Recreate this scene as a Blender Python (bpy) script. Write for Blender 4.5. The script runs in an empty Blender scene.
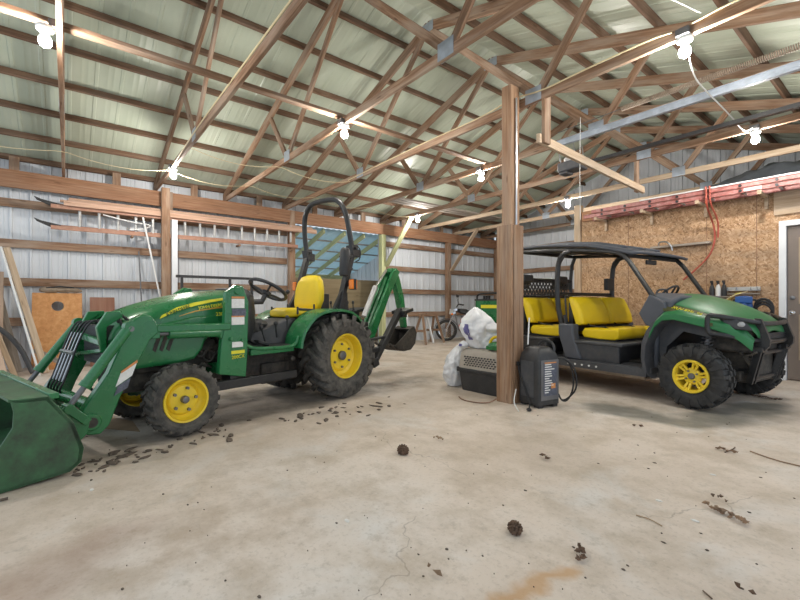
import bpy, math, random
from mathutils import Vector, Matrix, Euler, noise
R = math.radians
rnd = random.Random(7)
scene = bpy.context.scene
COL = scene.collection
V = Vector

# ---------------------------------------------------------------- camera model (800x600 photograph)
F, CX, HY, CAMH = 420.0, 400.0, 304.0, 1.10
CA, SA = 0.7839, 0.6209
def ray(px, py):
    r = (px-CX)/F; u = (HY-py)/F
    return V((SA*r-CA, CA*r+SA, u))
def onZ(px, py, z=0.0):
    d = ray(px, py); t = (z-CAMH)/d.z; return V((t*d.x, t*d.y, z))
def onX(px, py, X):
    d = ray(px, py); t = X/d.x; return V((X, t*d.y, CAMH+t*d.z))
def onY(px, py, Y):
    d = ray(px, py); t = Y/d.y; return V((t*d.x, Y, CAMH+t*d.z))

# ---------------------------------------------------------------- mesh builder
def frame(p0, p1, up=(0, 0, 1)):
    x = (V(p1)-V(p0)).normalized(); u = V(up)
    if abs(x.dot(u.normalized())) > .98: u = V((1, 0, 0)) if abs(x.x) < .9 else V((0, 1, 0))
    y = u.cross(x).normalized(); z = x.cross(y).normalized()
    return x, y, z
class MB:
    def __init__(s): s.v = []; s.f = []; s.m = []; s.cur = 0
    def mat(s, i): s.cur = i; return s
    def add(s, vs, fs):
        b = len(s.v); s.v += [tuple(v) for v in vs]
        for f in fs: s.f.append([b+i for i in f]); s.m.append(s.cur)
        return s
    def box(s, c, sz, rot=None):
        M = Euler(rot).to_matrix() if rot is not None else None
        vs = []
        for x in (-.5, .5):
            for y in (-.5, .5):
                for z in (-.5, .5):
                    p = V((x*sz[0], y*sz[1], z*sz[2]))
                    if M: p = M @ p
                    vs.append(p+V(c))
        return s.add(vs, [(0,1,3,2),(4,6,7,5),(0,4,5,1),(2,3,7,6),(0,2,6,4),(1,5,7,3)])
    def box2(s, lo, hi):
        return s.box([(a+b)/2 for a, b in zip(lo, hi)], [abs(b-a) for a, b in zip(lo, hi)])
    def hexa(s, p):     # 8 points: bottom ring 0-3, top ring 4-7
        return s.add(p, [(3,2,1,0),(4,5,6,7),(0,1,5,4),(1,2,6,5),(2,3,7,6),(3,0,4,7)])
    def bar(s, p0, p1, w, h, up=(0,0,1), w1=None, h1=None):
        x, y, z = frame(p0, p1, up); p0 = V(p0); p1 = V(p1)
        w1 = w if w1 is None else w1; h1 = h if h1 is None else h1
        a = [p0+y*(sy*w/2)+z*(sz*h/2) for sy, sz in ((-1,-1),(1,-1),(1,1),(-1,1))]
        b = [p1+y*(sy*w1/2)+z*(sz*h1/2) for sy, sz in ((-1,-1),(1,-1),(1,1),(-1,1))]
        return s.add(a+b, [(0,3,2,1),(4,5,6,7),(0,1,5,4),(1,2,6,5),(2,3,7,6),(3,0,4,7)])
    def tube(s, pts, r, n=10, closed=False):
        pts = [V(p) for p in pts]; N = len(pts)
        rs = r if isinstance(r, (list, tuple)) else [r]*N
        rings = []; prev = None
        for i, p in enumerate(pts):
            if closed: t = pts[(i+1) % N]-pts[i-1]
            else: t = pts[min(i+1, N-1)]-pts[max(i-1, 0)]
            t.normalize()
            if prev is None:
                a = V((0,0,1)) if abs(t.z) < .9 else V((1,0,0))
                prev = (a-t*a.dot(t)).normalized()
            else:
                q = prev-t*prev.dot(t)
                prev = q.normalized() if q.length > 1e-6 else prev
            b = t.cross(prev)
            rings.append([p+(prev*math.cos(2*math.pi*k/n)+b*math.sin(2*math.pi*k/n))*rs[i] for k in range(n)])
        return s.loft(rings, closed)
    def loft(s, rings, closed=False, caps=True, wrap=True):
        n = len(rings[0]); vs = [p for r in rings for p in r]; fs = []
        N = len(rings)
        for i in range(N if closed else N-1):
            j = (i+1) % N
            for k in range(n if wrap else n-1):
                l = (k+1) % n
                fs.append((i*n+k, i*n+l, j*n+l, j*n+k))
        if caps and not closed and wrap:
            fs.append(tuple(range(n-1, -1, -1))); fs.append(tuple((N-1)*n+k for k in range(n)))
        return s.add(vs, fs)
    def lathe(s, prof, o=(0,0,0), axis=(0,0,1), n=24, caps=True):   # prof: (radius, height)
        x, y, z = frame((0,0,0), axis); o = V(o)
        return s.loft([[o+x*h+(y*math.cos(2*math.pi*k/n)+z*math.sin(2*math.pi*k/n))*r for k in range(n)] for r, h in prof], False, caps)
    def cyl(s, p0, p1, r, n=14, r1=None):
        p0 = V(p0); d = V(p1)-p0
        return s.lathe([(r, 0), (r if r1 is None else r1, d.length)], p0, d, n)
    def prism(s, pts, ext):     # planar outline swept along ext
        e = V(ext); n = len(pts); vs = [V(p) for p in pts]+[V(p)+e for p in pts]
        return s.add(vs, [tuple(range(n-1,-1,-1)), tuple(range(n, 2*n))]+[(i, (i+1) % n, n+(i+1) % n, n+i) for i in range(n)])
    def plate(s, xz, y0, y1):   # outline in x,z extruded along y
        return s.prism([(x, y0, z) for x, z in xz], (0, y1-y0, 0))
    def ell(s, c, r, n=14, m=8, jit=0, seed=0):
        c = V(c); vs = [c+V((0,0,-r[2]))]; fs = []
        for i in range(1, m):
            a = -math.pi/2+math.pi*i/m
            for k in range(n):
                b = 2*math.pi*k/n
                d = V((math.cos(a)*math.cos(b), math.cos(a)*math.sin(b), math.sin(a)))
                q = 1+(jit*noise.noise(d*2.3+V((seed*7.1, seed*3.3, 0))) if jit else 0)
                vs.append(c+V((d.x*r[0], d.y*r[1], d.z*r[2]))*q)
        vs.append(c+V((0,0,r[2]))); t = len(vs)-1
        for k in range(n):
            fs.append((0, 1+(k+1) % n, 1+k)); fs.append((t, 1+(m-2)*n+k, 1+(m-2)*n+(k+1) % n))
        for i in range(m-2):
            for k in range(n):
                fs.append((1+i*n+k, 1+i*n+(k+1) % n, 1+(i+1)*n+(k+1) % n, 1+(i+1)*n+k))
        return s.add(vs, fs)
    def grid(s, fn, nu, nv):
        vs = [fn(i/nu, j/nv) for i in range(nu+1) for j in range(nv+1)]
        return s.add(vs, [(i*(nv+1)+j, (i+1)*(nv+1)+j, (i+1)*(nv+1)+j+1, i*(nv+1)+j+1) for i in range(nu) for j in range(nv)])
    def build(s, name, mats, parent=None, bev=0, seg=2, sharp=35, loc=None, solid=0, sub=0):
        me = bpy.data.meshes.new(name); me.from_pydata(s.v, [], s.f)
        if not isinstance(mats, (list, tuple)): mats = [mats]
        for m in mats: me.materials.append(M[m] if isinstance(m, str) else m)
        me.polygons.foreach_set('material_index', s.m)
        me.polygons.foreach_set('use_smooth', [True]*len(s.f))
        import bmesh
        bm = bmesh.new(); bm.from_mesh(me); bmesh.ops.recalc_face_normals(bm, faces=bm.faces); bm.to_mesh(me); bm.free()
        me.update(); me.set_sharp_from_angle(angle=R(sharp))
        o = bpy.data.objects.new(name, me); COL.objects.link(o)
        if parent: o.parent = parent
        if loc is not None: o.location = loc
        if solid:
            q = o.modifiers.new('solid', 'SOLIDIFY'); q.thickness = solid; q.offset = 0
        if sub:
            q = o.modifiers.new('sub', 'SUBSURF'); q.levels = q.render_levels = sub
        if bev:
            q = o.modifiers.new('bevel', 'BEVEL'); q.width = bev; q.segments = seg; q.limit_method = 'ANGLE'; q.angle_limit = R(40)
            q.harden_normals = False
        return o
ORD = ['first','second','third','fourth','fifth','sixth','seventh','eighth','ninth','tenth']
def tag(o, label, cat, group=None, kind=None):
    o['label'] = label; o['category'] = cat
    if group: o['group'] = group
    if kind: o['kind'] = kind
    return o
def struct(o): o['kind'] = 'structure'; return o
def thing(name, label, cat, loc=(0,0,0), rz=0, group=None):
    o = bpy.data.objects.new(name, None); COL.objects.link(o); o.empty_display_size = .1
    o.location = loc; o.rotation_euler = (0, 0, rz)
    return tag(o, label, cat, group)
def plank(name, p0, p1, w, h, mat, parent=None, up=(0,0,1), bev=.004, jit=0):
    """a board along its own x axis, so the grain follows it; w across, h along 'up'"""
    p0 = V(p0); p1 = V(p1); x, y, z = frame(p0, p1, up); L = (p1-p0).length
    mb = MB(); n = max(1, int(L/.6)) if jit else 1
    rings = []
    for i in range(n+1):
        t = -L/2+L*i/n; dy = rnd.uniform(-jit, jit); dz = rnd.uniform(-jit, jit)
        rings.append([V((t, sy*w/2+dy, sz*h/2+dz)) for sy, sz in ((-1,-1),(1,-1),(1,1),(-1,1))])
    mb.loft(rings)
    o = mb.build(name, mat, parent, bev=bev, seg=1)
    m = Matrix((x, y, z)).transposed().to_4x4(); m.translation = (p0+p1)/2
    o.matrix_basis = m
    return o
def copy_tree(o, parent=None):
    c = o.copy(); COL.objects.link(c)
    if parent is not None: c.parent = parent
    for ch in list(o.children): copy_tree(ch, c)
    return c
def per_side(name, mats, parent, fn, order=(1, -1), **kw):
    """one object for each side of a symmetrical pair"""
    out = []
    for s in order:
        m = MB(); fn(m, s); out.append(m.build(name, mats, parent, **kw))
    return out
def arc(c, r, a0, a1, n, ax='xz'):
    out = []
    for i in range(n+1):
        a = R(a0+(a1-a0)*i/n); u, w = r*math.cos(a), r*math.sin(a)
        out.append(V((c[0]+u, c[1], c[2]+w)) if ax == 'xz' else V((c[0], c[1]+u, c[2]+w)) if ax == 'yz' else V((c[0]+u, c[1]+w, c[2])))
    return out
def smooth(pts, it=2):
    pts = [V(p) for p in pts]
    for _ in range(it):
        q = [pts[0]]
        for a, b in zip(pts, pts[1:]): q += [a*.75+b*.25, a*.25+b*.75]
        q.append(pts[-1]); pts = q
    return pts
def lettering(text, size, mat, parent, mtx, depth=.002, name='lettering', squash=1.0):
    cu = bpy.data.curves.new('t', 'FONT'); cu.body = text; cu.size = size; cu.extrude = depth; cu.align_x = 'CENTER'; cu.align_y = 'CENTER'
    cu.resolution_u = 3
    t = bpy.data.objects.new('t', cu); COL.objects.link(t); bpy.context.view_layer.update()
    dg = bpy.context.evaluated_depsgraph_get()
    me = bpy.data.meshes.new_from_object(t.evaluated_get(dg)); bpy.data.objects.remove(t); bpy.data.curves.remove(cu)
    me.materials.clear(); me.materials.append(M[mat])
    o = bpy.data.objects.new(name, me); COL.objects.link(o); o.parent = parent
    o.matrix_basis = mtx @ Matrix.Diagonal((squash, 1, 1, 1))
    return o
def plane_mtx(o, xdir, ydir):
    x = V(xdir).normalized(); y = V(ydir); y = (y-x*y.dot(x)).normalized(); z = x.cross(y)
    m = Matrix((x, y, z)).transposed().to_4x4(); m.translation = V(o); return m
# ---------------------------------------------------------------- materials
M = {}
class NT:
    def __init__(s, name):
        m = bpy.data.materials.new(name); m.use_nodes = True; s.mat = m; s.t = m.node_tree; s.n = s.t.nodes; s.l = s.t.links
        s.b = s.n['Principled BSDF']; s.co = s.n.new('ShaderNodeTexCoord')
    def node(s, typ, ins=None, **kw):
        n = s.n.new('ShaderNode'+typ)
        for k, v in kw.items(): setattr(n, k, v)
        for k, v in (ins or {}).items():
            i = n.inputs[k]
            if hasattr(v, 'is_output'): s.l.new(v, i)
            else: i.default_value = v
        return n
    def math(s, op, a, b=0.0, clamp=False):
        n = s.node('Math', {0: a, 1: b}, operation=op); n.use_clamp = clamp; return n.outputs[0]
    def mapped(s, scale, out='Object', src=None, rot=(0,0,0)):
        return s.node('Mapping', {'Vector': src or s.co.outputs[out], 'Scale': scale, 'Rotation': rot}).outputs[0]
    def noise(s, vec, scale, detail=4, rough=.55, dist=0):
        return s.node('TexNoise', {'Vector': vec, 'Scale': scale, 'Detail': detail, 'Roughness': rough, 'Distortion': dist}).outputs['Fac']
    def ramp(s, fac, stops):
        n = s.node('ValToRGB', {'Fac': fac}); e = n.color_ramp.elements
        while len(e) < len(stops): e.new(.5)
        for x, (p, c) in zip(e, stops): x.position = p; x.color = tuple(c)+(1,) if len(c) == 3 else c
        return n.outputs['Color']
    def rampf(s, fac, p0, p1, v0=0., v1=1.):
        return s.node('MapRange', {'Value': fac, 'From Min': p0, 'From Max': p1, 'To Min': v0, 'To Max': v1}).outputs[0]
    def mix(s, fac, a, b, mode='MIX'):
        n = s.node('Mix', data_type='RGBA', blend_type=mode)
        for i, v in ((0, fac), (6, a), (7, b)):
            if hasattr(v, 'is_output'): s.l.new(v, n.inputs[i])
            else: n.inputs[i].default_value = v if i == 0 else (tuple(v)+(1,))[:4]
        return n.outputs[2]
    def set(s, k, v):
        if hasattr(v, 'is_output'): s.l.new(v, s.b.inputs[k])
        else: s.b.inputs[k].default_value = (tuple(v)+(1,))[:4] if isinstance(v, (tuple, list)) and len(v) == 3 else v
    def bump(s, h, strength=.3, dist=.01):
        n = s.node('Bump', {'Height': h, 'Strength': strength, 'Distance': dist}); s.l.new(n.outputs[0], s.b.inputs['Normal'])
def plain(name, col, rough=.5, metal=0, spec=.5, var=.12, scale=6, bump=0, dirt=None, dirt_amt=.5, coat=0):
    t = NT(name); c = V(col)
    n = t.noise(t.mapped((1,1,1)), scale, 5)
    base = t.ramp(n, [(.3, c*(1-var)), (.7, c*(1+var))])
    if dirt:
        d = t.noise(t.mapped((1,1,1)), scale*2.3, 6, .7)
        base = t.mix(t.rampf(d, .52-.22*dirt_amt, .75, 0, min(1, dirt_amt*1.3)), base, dirt)
    t.set('Base Color', base); t.set('Metallic', metal); t.set('Specular IOR Level', spec)
    t.set('Roughness', t.rampf(n, .3, .7, max(.03, rough-.07), min(1, rough+.07)))
    if coat: t.set('Coat Weight', coat); t.set('Coat Roughness', .15)
    if bump: t.bump(t.noise(t.mapped((1,1,1)), scale*9, 4), bump, .004)
    M[name] = t.mat; return t
def wood(name, dark, mid, light, rough=.75, sc=1.0, grey=None, greyamt=0):
    t = NT(name)
    rv = t.node('ObjectInfo').outputs['Random']
    off = t.node('VectorMath', {0: t.co.outputs['Object']}, operation='ADD')
    cv = t.node('CombineXYZ', {'X': t.math('MULTIPLY', rv, 37.), 'Y': t.math('MULTIPLY', rv, 11.), 'Z': t.math('MULTIPLY', rv, 23.)})
    t.l.new(cv.outputs[0], off.inputs[1]); p = off.outputs[0]
    g = t.noise(t.mapped((1.2*sc, 26*sc, 26*sc), src=p), 1.6, 6, .62, .35)
    big = t.noise(t.mapped((.9, 3, 3), src=p), 1.3, 3)
    c = t.ramp(t.math('ADD', t.math('MULTIPLY', g, .72), t.math('MULTIPLY', big, .28)), [(.30, dark), (.5, mid), (.68, light)])
    if grey:
        c = t.mix(t.rampf(t.noise(t.mapped((.7, 4, 4), src=p), 2.1, 4), .42, .66, 0, greyamt), c, grey)
    k = t.node('TexVoronoi', {'Vector': t.mapped((1.1, 6, 6), src=p), 'Scale': 1.9}).outputs['Distance']
    c = t.mix(t.rampf(k, .05, .14, .65, 0), c, V(dark)*.55)
    hv = t.rampf(rv, 0, 1, .86, 1.14)
    c = t.node('HueSaturation', {'Color': c, 'Value': hv}).outputs[0]
    t.set('Base Color', c); t.set('Roughness', rough); t.set('Specular IOR Level', .25)
    t.bump(g, .35, .004); M[name] = t.mat
wood('wood_brown', (.125,.066,.038), (.25,.145,.088), (.40,.265,.175), grey=(.42,.34,.27), greyamt=.6)
wood('wood_purlin', (.080,.043,.027), (.15,.085,.053), (.25,.155,.10), grey=(.22,.17,.135), greyamt=.45)
wood('wood_header', (.20,.095,.050), (.34,.175,.098), (.46,.27,.165), grey=(.36,.25,.18), greyamt=.25)
wood('wood_pale', (.36,.245,.16), (.52,.39,.27), (.65,.52,.38), grey=(.48,.42,.36), greyamt=.3)
wood('wood_treated', (.33,.35,.17), (.47,.49,.27), (.58,.60,.37))
wood('wood_post', (.16,.085,.048), (.31,.185,.112), (.45,.30,.195), grey=(.36,.28,.22), greyamt=.5)
wood('wood_grey', (.20,.17,.145), (.33,.29,.25), (.45,.41,.36))
wood('wood_pink', (.40,.23,.155), (.56,.36,.26), (.66,.46,.35))
wood('wood_orange', (.44,.19,.065), (.57,.275,.105), (.67,.37,.165), sc=.35, rough=.5)
wood('wood_red', (.22,.10,.065), (.31,.155,.105), (.38,.21,.15), sc=.4)
wood('ply_pink', (.42,.29,.21), (.52,.37,.275), (.58,.43,.33), sc=.3)
wood('ply_olive', (.23,.175,.10), (.30,.235,.14), (.37,.30,.19), sc=.3)
# oriented strand board: three layers of flakes turned different ways
t = NT('osb'); cols = []
wob = t.node('TexNoise', {'Vector': t.co.outputs['Object'], 'Scale': 9., 'Detail': 2}).outputs['Color']
pos = t.node('VectorMath', {0: t.co.outputs['Object'], 1: t.node('VectorMath', {0: wob, 1: (.06,.06,.06)}, operation='MULTIPLY').outputs[0]}, operation='ADD').outputs[0]
for i, a in enumerate((25, -50, 80)):
    mp = t.mapped((1,1,1), src=pos, rot=(0, R(a), 0))
    mp = t.mapped((15, 15, 46), src=mp)
    vo = t.node('TexVoronoi', {'Vector': mp, 'Scale': 1.0, 'Randomness': 1.})
    cols.append((t.node('SeparateColor', {'Color': vo.outputs['Color']}).outputs[0], vo.outputs['Distance']))
sel = t.noise(t.mapped((1,1,1), src=pos), 21, 2)
f = t.node('Mix', {0: t.rampf(sel, .44, .47), 2: cols[0][0], 3: cols[1][0]}).outputs[0]
f = t.node('Mix', {0: t.rampf(sel, .55, .58), 2: f, 3: cols[2][0]}).outputs[0]
c = t.ramp(f, [(0, (.22,.115,.052)), (.16, (.38,.215,.105)), (.5, (.48,.295,.16)), (.85, (.57,.375,.225)), (1, (.66,.46,.30))])
st = t.noise(t.mapped((.5,1,2.2)), 1.3, 5, .6)
c = t.mix(t.rampf(st, .50, .72, 0, .55), c, (.22,.165,.12))
t.set('Base Color', c); t.set('Roughness', .7); t.bump(f, .25, .003); M['osb'] = t.mat
# painted ribbed steel
t = NT('siding'); n = t.noise(t.mapped((1,1,.25)), 2.2, 5)
t.set('Base Color', t.ramp(n, [(.3, (.60,.63,.67)), (.7, (.70,.73,.77))])); t.set('Roughness', .42); t.set('Specular IOR Level', .4); M['siding'] = t.mat
t = NT('roof_steel'); n = t.noise(t.mapped((.35,1.3,1)), 1.4, 5)
c = t.ramp(n, [(.3, (.385,.435,.345)), (.55, (.455,.505,.41)), (.75, (.52,.565,.47))])
t.set('Base Color', c); t.set('Roughness', .36); t.set('Specular IOR Level', .5); M['roof_steel'] = t.mat
# concrete slab with stains, wheel mud and a few cracks
def seg_dist(t, p, a, b):
    pa = t.node('VectorMath', {0: p, 1: (a[0], a[1], 0)}, operation='SUBTRACT').outputs[0]
    d = V((b[0]-a[0], b[1]-a[1], 0)); l2 = d.length_squared
    h = t.math('DIVIDE', t.node('VectorMath', {0: pa, 1: tuple(d)}, operation='DOT_PRODUCT').outputs['Value'], l2, True)
    q = t.node('VectorMath', {0: tuple(d), 'Scale': h}, operation='SCALE').outputs[0]
    r = t.node('VectorMath', {0: pa, 1: q}, operation='SUBTRACT').outputs[0]
    return t.node('VectorMath', {0: r}, operation='LENGTH').outputs['Value']
t = NT('concrete'); o = t.co.outputs['Object']
flat = t.node('VectorMath', {0: o, 1: (1,1,0)}, operation='MULTIPLY').outputs[0]
n1 = t.noise(o, .55, 5, .6); n2 = t.noise(o, 3.1, 7, .65); n3 = t.noise(o, 42, 4, .7)
c = t.ramp(n1, [(.32, (.55,.455,.37)), (.5, (.67,.575,.49)), (.68, (.70,.635,.575))])
c = t.mix(t.rampf(n2, .45, .66, 0, .7), c, (.46,.375,.285))
c = t.mix(t.rampf(t.noise(o, 1.4, 5, .6, .6), .54, .70, 0, .6), c, (.70,.68,.655))
c = t.mix(t.rampf(n3, .53, .72, 0, .45), c, (.33,.27,.215))
c = t.mix(t.rampf(t.noise(o, 9, 6, .7), .56, .68, 0, .4), c, (.37,.31,.245))
c = t.mix(t.rampf(t.noise(o, 90, 2, .5), .62, .70, 0, .35), c, (.68,.65,.61))
wob = t.node('TexNoise', {'Vector': o, 'Scale': 2.6, 'Detail': 4}).outputs['Color']
wv = t.node('VectorMath', {0: t.node('VectorMath', {0: wob, 1: (.5,.5,.5)}, operation='SUBTRACT').outputs[0], 1: (.5,.5,0)}, operation='MULTIPLY').outputs[0]
pw = t.node('VectorMath', {0: flat, 1: wv}, operation='ADD').outputs[0]
def band(pts, wid, soft):
    d = None
    for a, b in zip(pts, pts[1:]):
        e = seg_dist(t, pw, a, b); d = e if d is None else t.math('MINIMUM', d, e)
    return t.rampf(d, wid, wid+soft, 1, 0)
def gp(*xy): return [tuple(onZ(x, y))[:2] for x, y in xy]
rag = t.rampf(n2, .36, .62, .15, 1)
mud = t.math('MULTIPLY', band(gp((60,462),(180,434),(300,402),(420,380)), .12, .26), rag)
c = t.mix(t.math('MULTIPLY', mud, .75), c, (.21,.18,.155))
c = t.mix(t.math('MULTIPLY', t.math('MULTIPLY', band(gp((110,425),(150,415),(230,396),(320,388)), .20, .25), rag), .75), c, (.17,.155,.135))
c = t.mix(t.math('MULTIPLY', t.math('MULTIPLY', band(gp((60,470),(200,445),(330,418),(430,395)), .25, .55), t.rampf(n1, .35, .6, .35, 1)), .45), c, (.33,.265,.20))
c = t.mix(t.math('MULTIPLY', band(gp((0,590),(130,560),(260,520)), .10, .45), t.rampf(n2, .35, .6, 0, .5)), c, (.42,.325,.25))
wet = t.math('MULTIPLY', band(gp((600,408),(690,424),(765,406)), .13, .14), t.rampf(n2, .3, .5, .6, 1))
c = t.mix(t.math('MULTIPLY', wet, .75), c, (.19,.185,.155))
c = t.mix(t.math('MULTIPLY', band(gp((500,600),(530,586),(566,568)), .010, .05), .8), c, (.52,.31,.15))
c = t.mix(t.math('MULTIPLY', band(gp((20,585),(110,540)), .05, .2), .38), c, (.36,.235,.18))
c = t.mix(t.math('MULTIPLY', band(gp((560,372),(640,392),(660,395)), .10, .3), .45), c, (.22,.17,.13))
cr = None
for pts in (((362,598),(390,580),(400,552),(424,536),(440,515)), ((372,430),(395,450),(450,466),(470,476)), ((640,525),(700,514),(760,500)), ((640,518),(662,528))):
    e = band(gp(*pts), .0015, .004); cr = e if cr is None else t.math('MAXIMUM', cr, e)
c = t.mix(t.math('MULTIPLY', cr, .36), c, (.17,.135,.105))
t.set('Base Color', c); t.set('Roughness', t.math('SUBTRACT', t.rampf(n2, .3, .7, .55, .8), t.math('MULTIPLY', wet, .3))); t.set('Specular IOR Level', .35)
t.bump(t.math('ADD', t.math('MULTIPLY', n2, .6), t.math('MULTIPLY', n3, .4)), .25, .012); M['concrete'] = t.mat
plain('green', (.016,.165,.052), .28, var=.10, dirt=(.10,.19,.10), dirt_amt=.08, coat=.3)
plain('green_plastic', (.020,.165,.052), .42, var=.08, dirt=(.12,.19,.10), dirt_amt=.1)
plain('green_dusty', (.045,.150,.062), .5, var=.25, scale=2.2, dirt=(.035,.038,.030), dirt_amt=.85)
plain('green_dark', (.014,.085,.035), .5, var=.2, dirt=(.05,.045,.035), dirt_amt=.4)
plain('yellow', (.80,.56,.008), .42, var=.05)
plain('yellow_rim', (.86,.62,.03), .40, var=.07, dirt=(.45,.34,.12), dirt_amt=.2)
plain('seat_yellow', (.80,.57,.008), .5, var=.05)
plain('stripe_yellow', (.80,.72,.04), .4, var=.03)
plain('stripe_orange', (.66,.36,.06), .4, var=.05)
plain('rubber', (.042,.040,.038), .8, var=.25, scale=5, dirt=(.16,.147,.128), dirt_amt=.75, bump=.2)
plain('rubber_clean', (.022,.022,.023), .65, var=.2, scale=6, dirt=(.075,.072,.067), dirt_amt=.5)
plain('black_plastic', (.030,.031,.034), .5, var=.2, dirt=(.10,.09,.08), dirt_amt=.25)
plain('charcoal_plastic', (.058,.061,.069), .55, var=.15, dirt=(.14,.13,.12), dirt_amt=.3)
plain('slate_plastic', (.075,.082,.10), .55, var=.12)
plain('black_metal', (.020,.021,.023), .38, var=.15, dirt=(.09,.08,.07), dirt_amt=.25)
plain('grime', (.035,.032,.029), .75, var=.35, scale=9, dirt=(.12,.10,.08), dirt_amt=.6)
plain('steel', (.55,.57,.60), .32, metal=.9, var=.08)
plain('galv', (.40,.45,.52), .42, metal=.55, var=.15, scale=12)
plain('chrome', (.75,.76,.78), .15, metal=1, var=.04)
plain('iron', (.20,.20,.21), .5, metal=.7, var=.2)
plain('rust', (.25,.14,.09), .8, var=.3)
plain('spring_steel', (.42,.34,.27), .5, metal=.5, var=.2)
plain('amber', (.85,.22,.015), .25, var=.08)
plain('white_paint', (.78,.80,.83), .45, var=.05)
plain('white_plastic', (.80,.80,.79), .4, var=.05)
plain('decal_white', (.80,.80,.78), .4, var=.08, scale=40)
plain('decal_orange', (.65,.27,.09), .4, var=.15, scale=40)
plain('decal_dark', (.10,.11,.15), .4, var=.4, scale=60)
plain('bag_white', (.78,.79,.81), .35, var=.08, scale=7)
plain('print_blue', (.13,.12,.30), .4, var=.2)
plain('print_red', (.75,.25,.24), .4, var=.2)
plain('kennel_beige', (.40,.355,.30), .6, var=.08, dirt=(.28,.24,.2), dirt_amt=.3)
plain('blue_plastic', (.025,.10,.33), .4, var=.12)
plain('ladder_red', (.36,.115,.10), .5, var=.14, scale=5, dirt=(.66,.42,.40), dirt_amt=.5)
plain('ladder_rust', (.42,.215,.145), .6, var=.15, dirt=(.55,.38,.28), dirt_amt=.4)
plain('aluminium', (.52,.52,.51), .45, metal=.3, var=.1)
plain('decal_brown', (.075,.075,.022), .4, var=.1)
plain('hose_red', (.42,.085,.055), .5, var=.1)
plain('wire_yellow', (.66,.55,.34), .5, var=.06)
plain('wire_white', (.75,.75,.72), .5, var=.05)
plain('wire_black', (.02,.02,.022), .5, var=.1)
plain('door_taupe', (.205,.165,.14), .5, var=.05)
plain('door_tan', (.42,.32,.22), .5, var=.05)
plain('mud', (.13,.10,.078), .95, var=.3, scale=14)
plain('cone_brown', (.14,.085,.055), .85, var=.4, scale=20)
plain('leaf', (.27,.175,.11), .8, var=.3, scale=16)
plain('straw', (.36,.255,.16), .8, var=.2)
plain('chip_white', (.74,.72,.69), .7, var=.05)
plain('canvas', (.30,.23,.165), .85, var=.25, scale=14)
plain('tarp_grey', (.085,.095,.11), .5, var=.3, scale=5)
t = plain('bulb', (1,1,1), .3)
t.set('Emission Color', (1.0,.95,.88)); t.set('Emission Strength', 1000.)
t = plain('glass', (.9,.92,.93), .05); t.set('Transmission Weight', .9); t.set('IOR', 1.3)
t = plain('lens', (.75,.77,.78), .12); t.set('Transmission Weight', .5)

t = NT('lean_roof'); tl = t.node('BsdfTranslucent', {'Color': (.62,.76,.80,1)}); mx = t.node('MixShader', {0: .6}); t.set('Base Color', (.55,.66,.70))
t.l.new(t.b.outputs[0], mx.inputs[1]); t.l.new(tl.outputs[0], mx.inputs[2]); t.l.new(mx.outputs[0], t.n['Material Output'].inputs[0]); M['lean_roof'] = t.mat
# ---------------------------------------------------------------- room shell
XL, XR, XRIDGE, YB, YN = -9.60, .80, -4.47, 11.95, -2.2
ZE, SL = 3.395, 0.317                       # top-chord centre line at the left eave, slope
def zroof(X): return ZE+SL*((X+9.75) if X <= XRIDGE else (2*XRIDGE-X+9.75))
POSTS = (1.56, 4.19, 6.87, 9.43)
struct(MB().box2((-13.2, -3.2, -.15), (2.6, 12.6, 0)).build('floor', 'concrete'))
RIB = ((0,0),(.008,.028),(.036,.028),(.044,0),(.125,0),(.130,.006),(.142,.006),(.147,0),(.185,0),(.190,.006),(.202,.006),(.207,0))
def ribbed(mb, y0, y1, pt, pitch=.257):
    """pt(y, h, end) -> point; makes a folded steel sheet with ribs"""
    rows = [[], []]; k = math.floor(y0/pitch)
    ys = []
    while k*pitch < y1:
        for a, h in RIB:
            y = k*pitch+a*pitch/.257
            if y0 <= y <= y1: ys.append((y, h))
        k += 1
    ys = [(y0, 0)]+ys+[(y1, 0)]
    for y, h in ys: rows[0].append(pt(y, h, 0)); rows[1].append(pt(y, h, 1))
    mb.loft(rows, wrap=False)
wl = MB()
XS = -9.63
ztop = zroof(-9.6)+.12
ribbed(wl, YN, 4.22, lambda y, h, e: V((XS-.02+h, y, ztop if e else 0)))
ribbed(wl, 6.85, YB, lambda y, h, e: V((XS-.02+h, y, ztop if e else 0)))
ribbed(wl, 4.22, 6.85, lambda y, h, e: V((XS-.02+h, y, ztop if e else 3.06)))
struct(wl.build('wall_left', 'siding', sharp=20))
wb = MB()
ribbed(wb, -9.62, XR, lambda x, h, e: V((x, YB+.02-h, zroof(x)+.172 if e else 0)))
struct(wb.build('wall_back', 'siding', sharp=20))
wr = MB()
ribbed(wr, 8.2, YB, lambda y, h, e: V((XR+.02-h, y, zroof(XR)+.12 if e else 0)))
struct(wr.build('wall_front', 'siding', sharp=20))
rf = MB()
for a, b in ((-9.85, XRIDGE), (XRIDGE, .92)):
    ribbed(rf, YN, YB+.1, lambda y, h, e: V(((b if e else a), y, zroof(b if e else a)+.178-h*.25)), .30)
struct(rf.build('ceiling', 'roof_steel', sharp=20))
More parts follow.
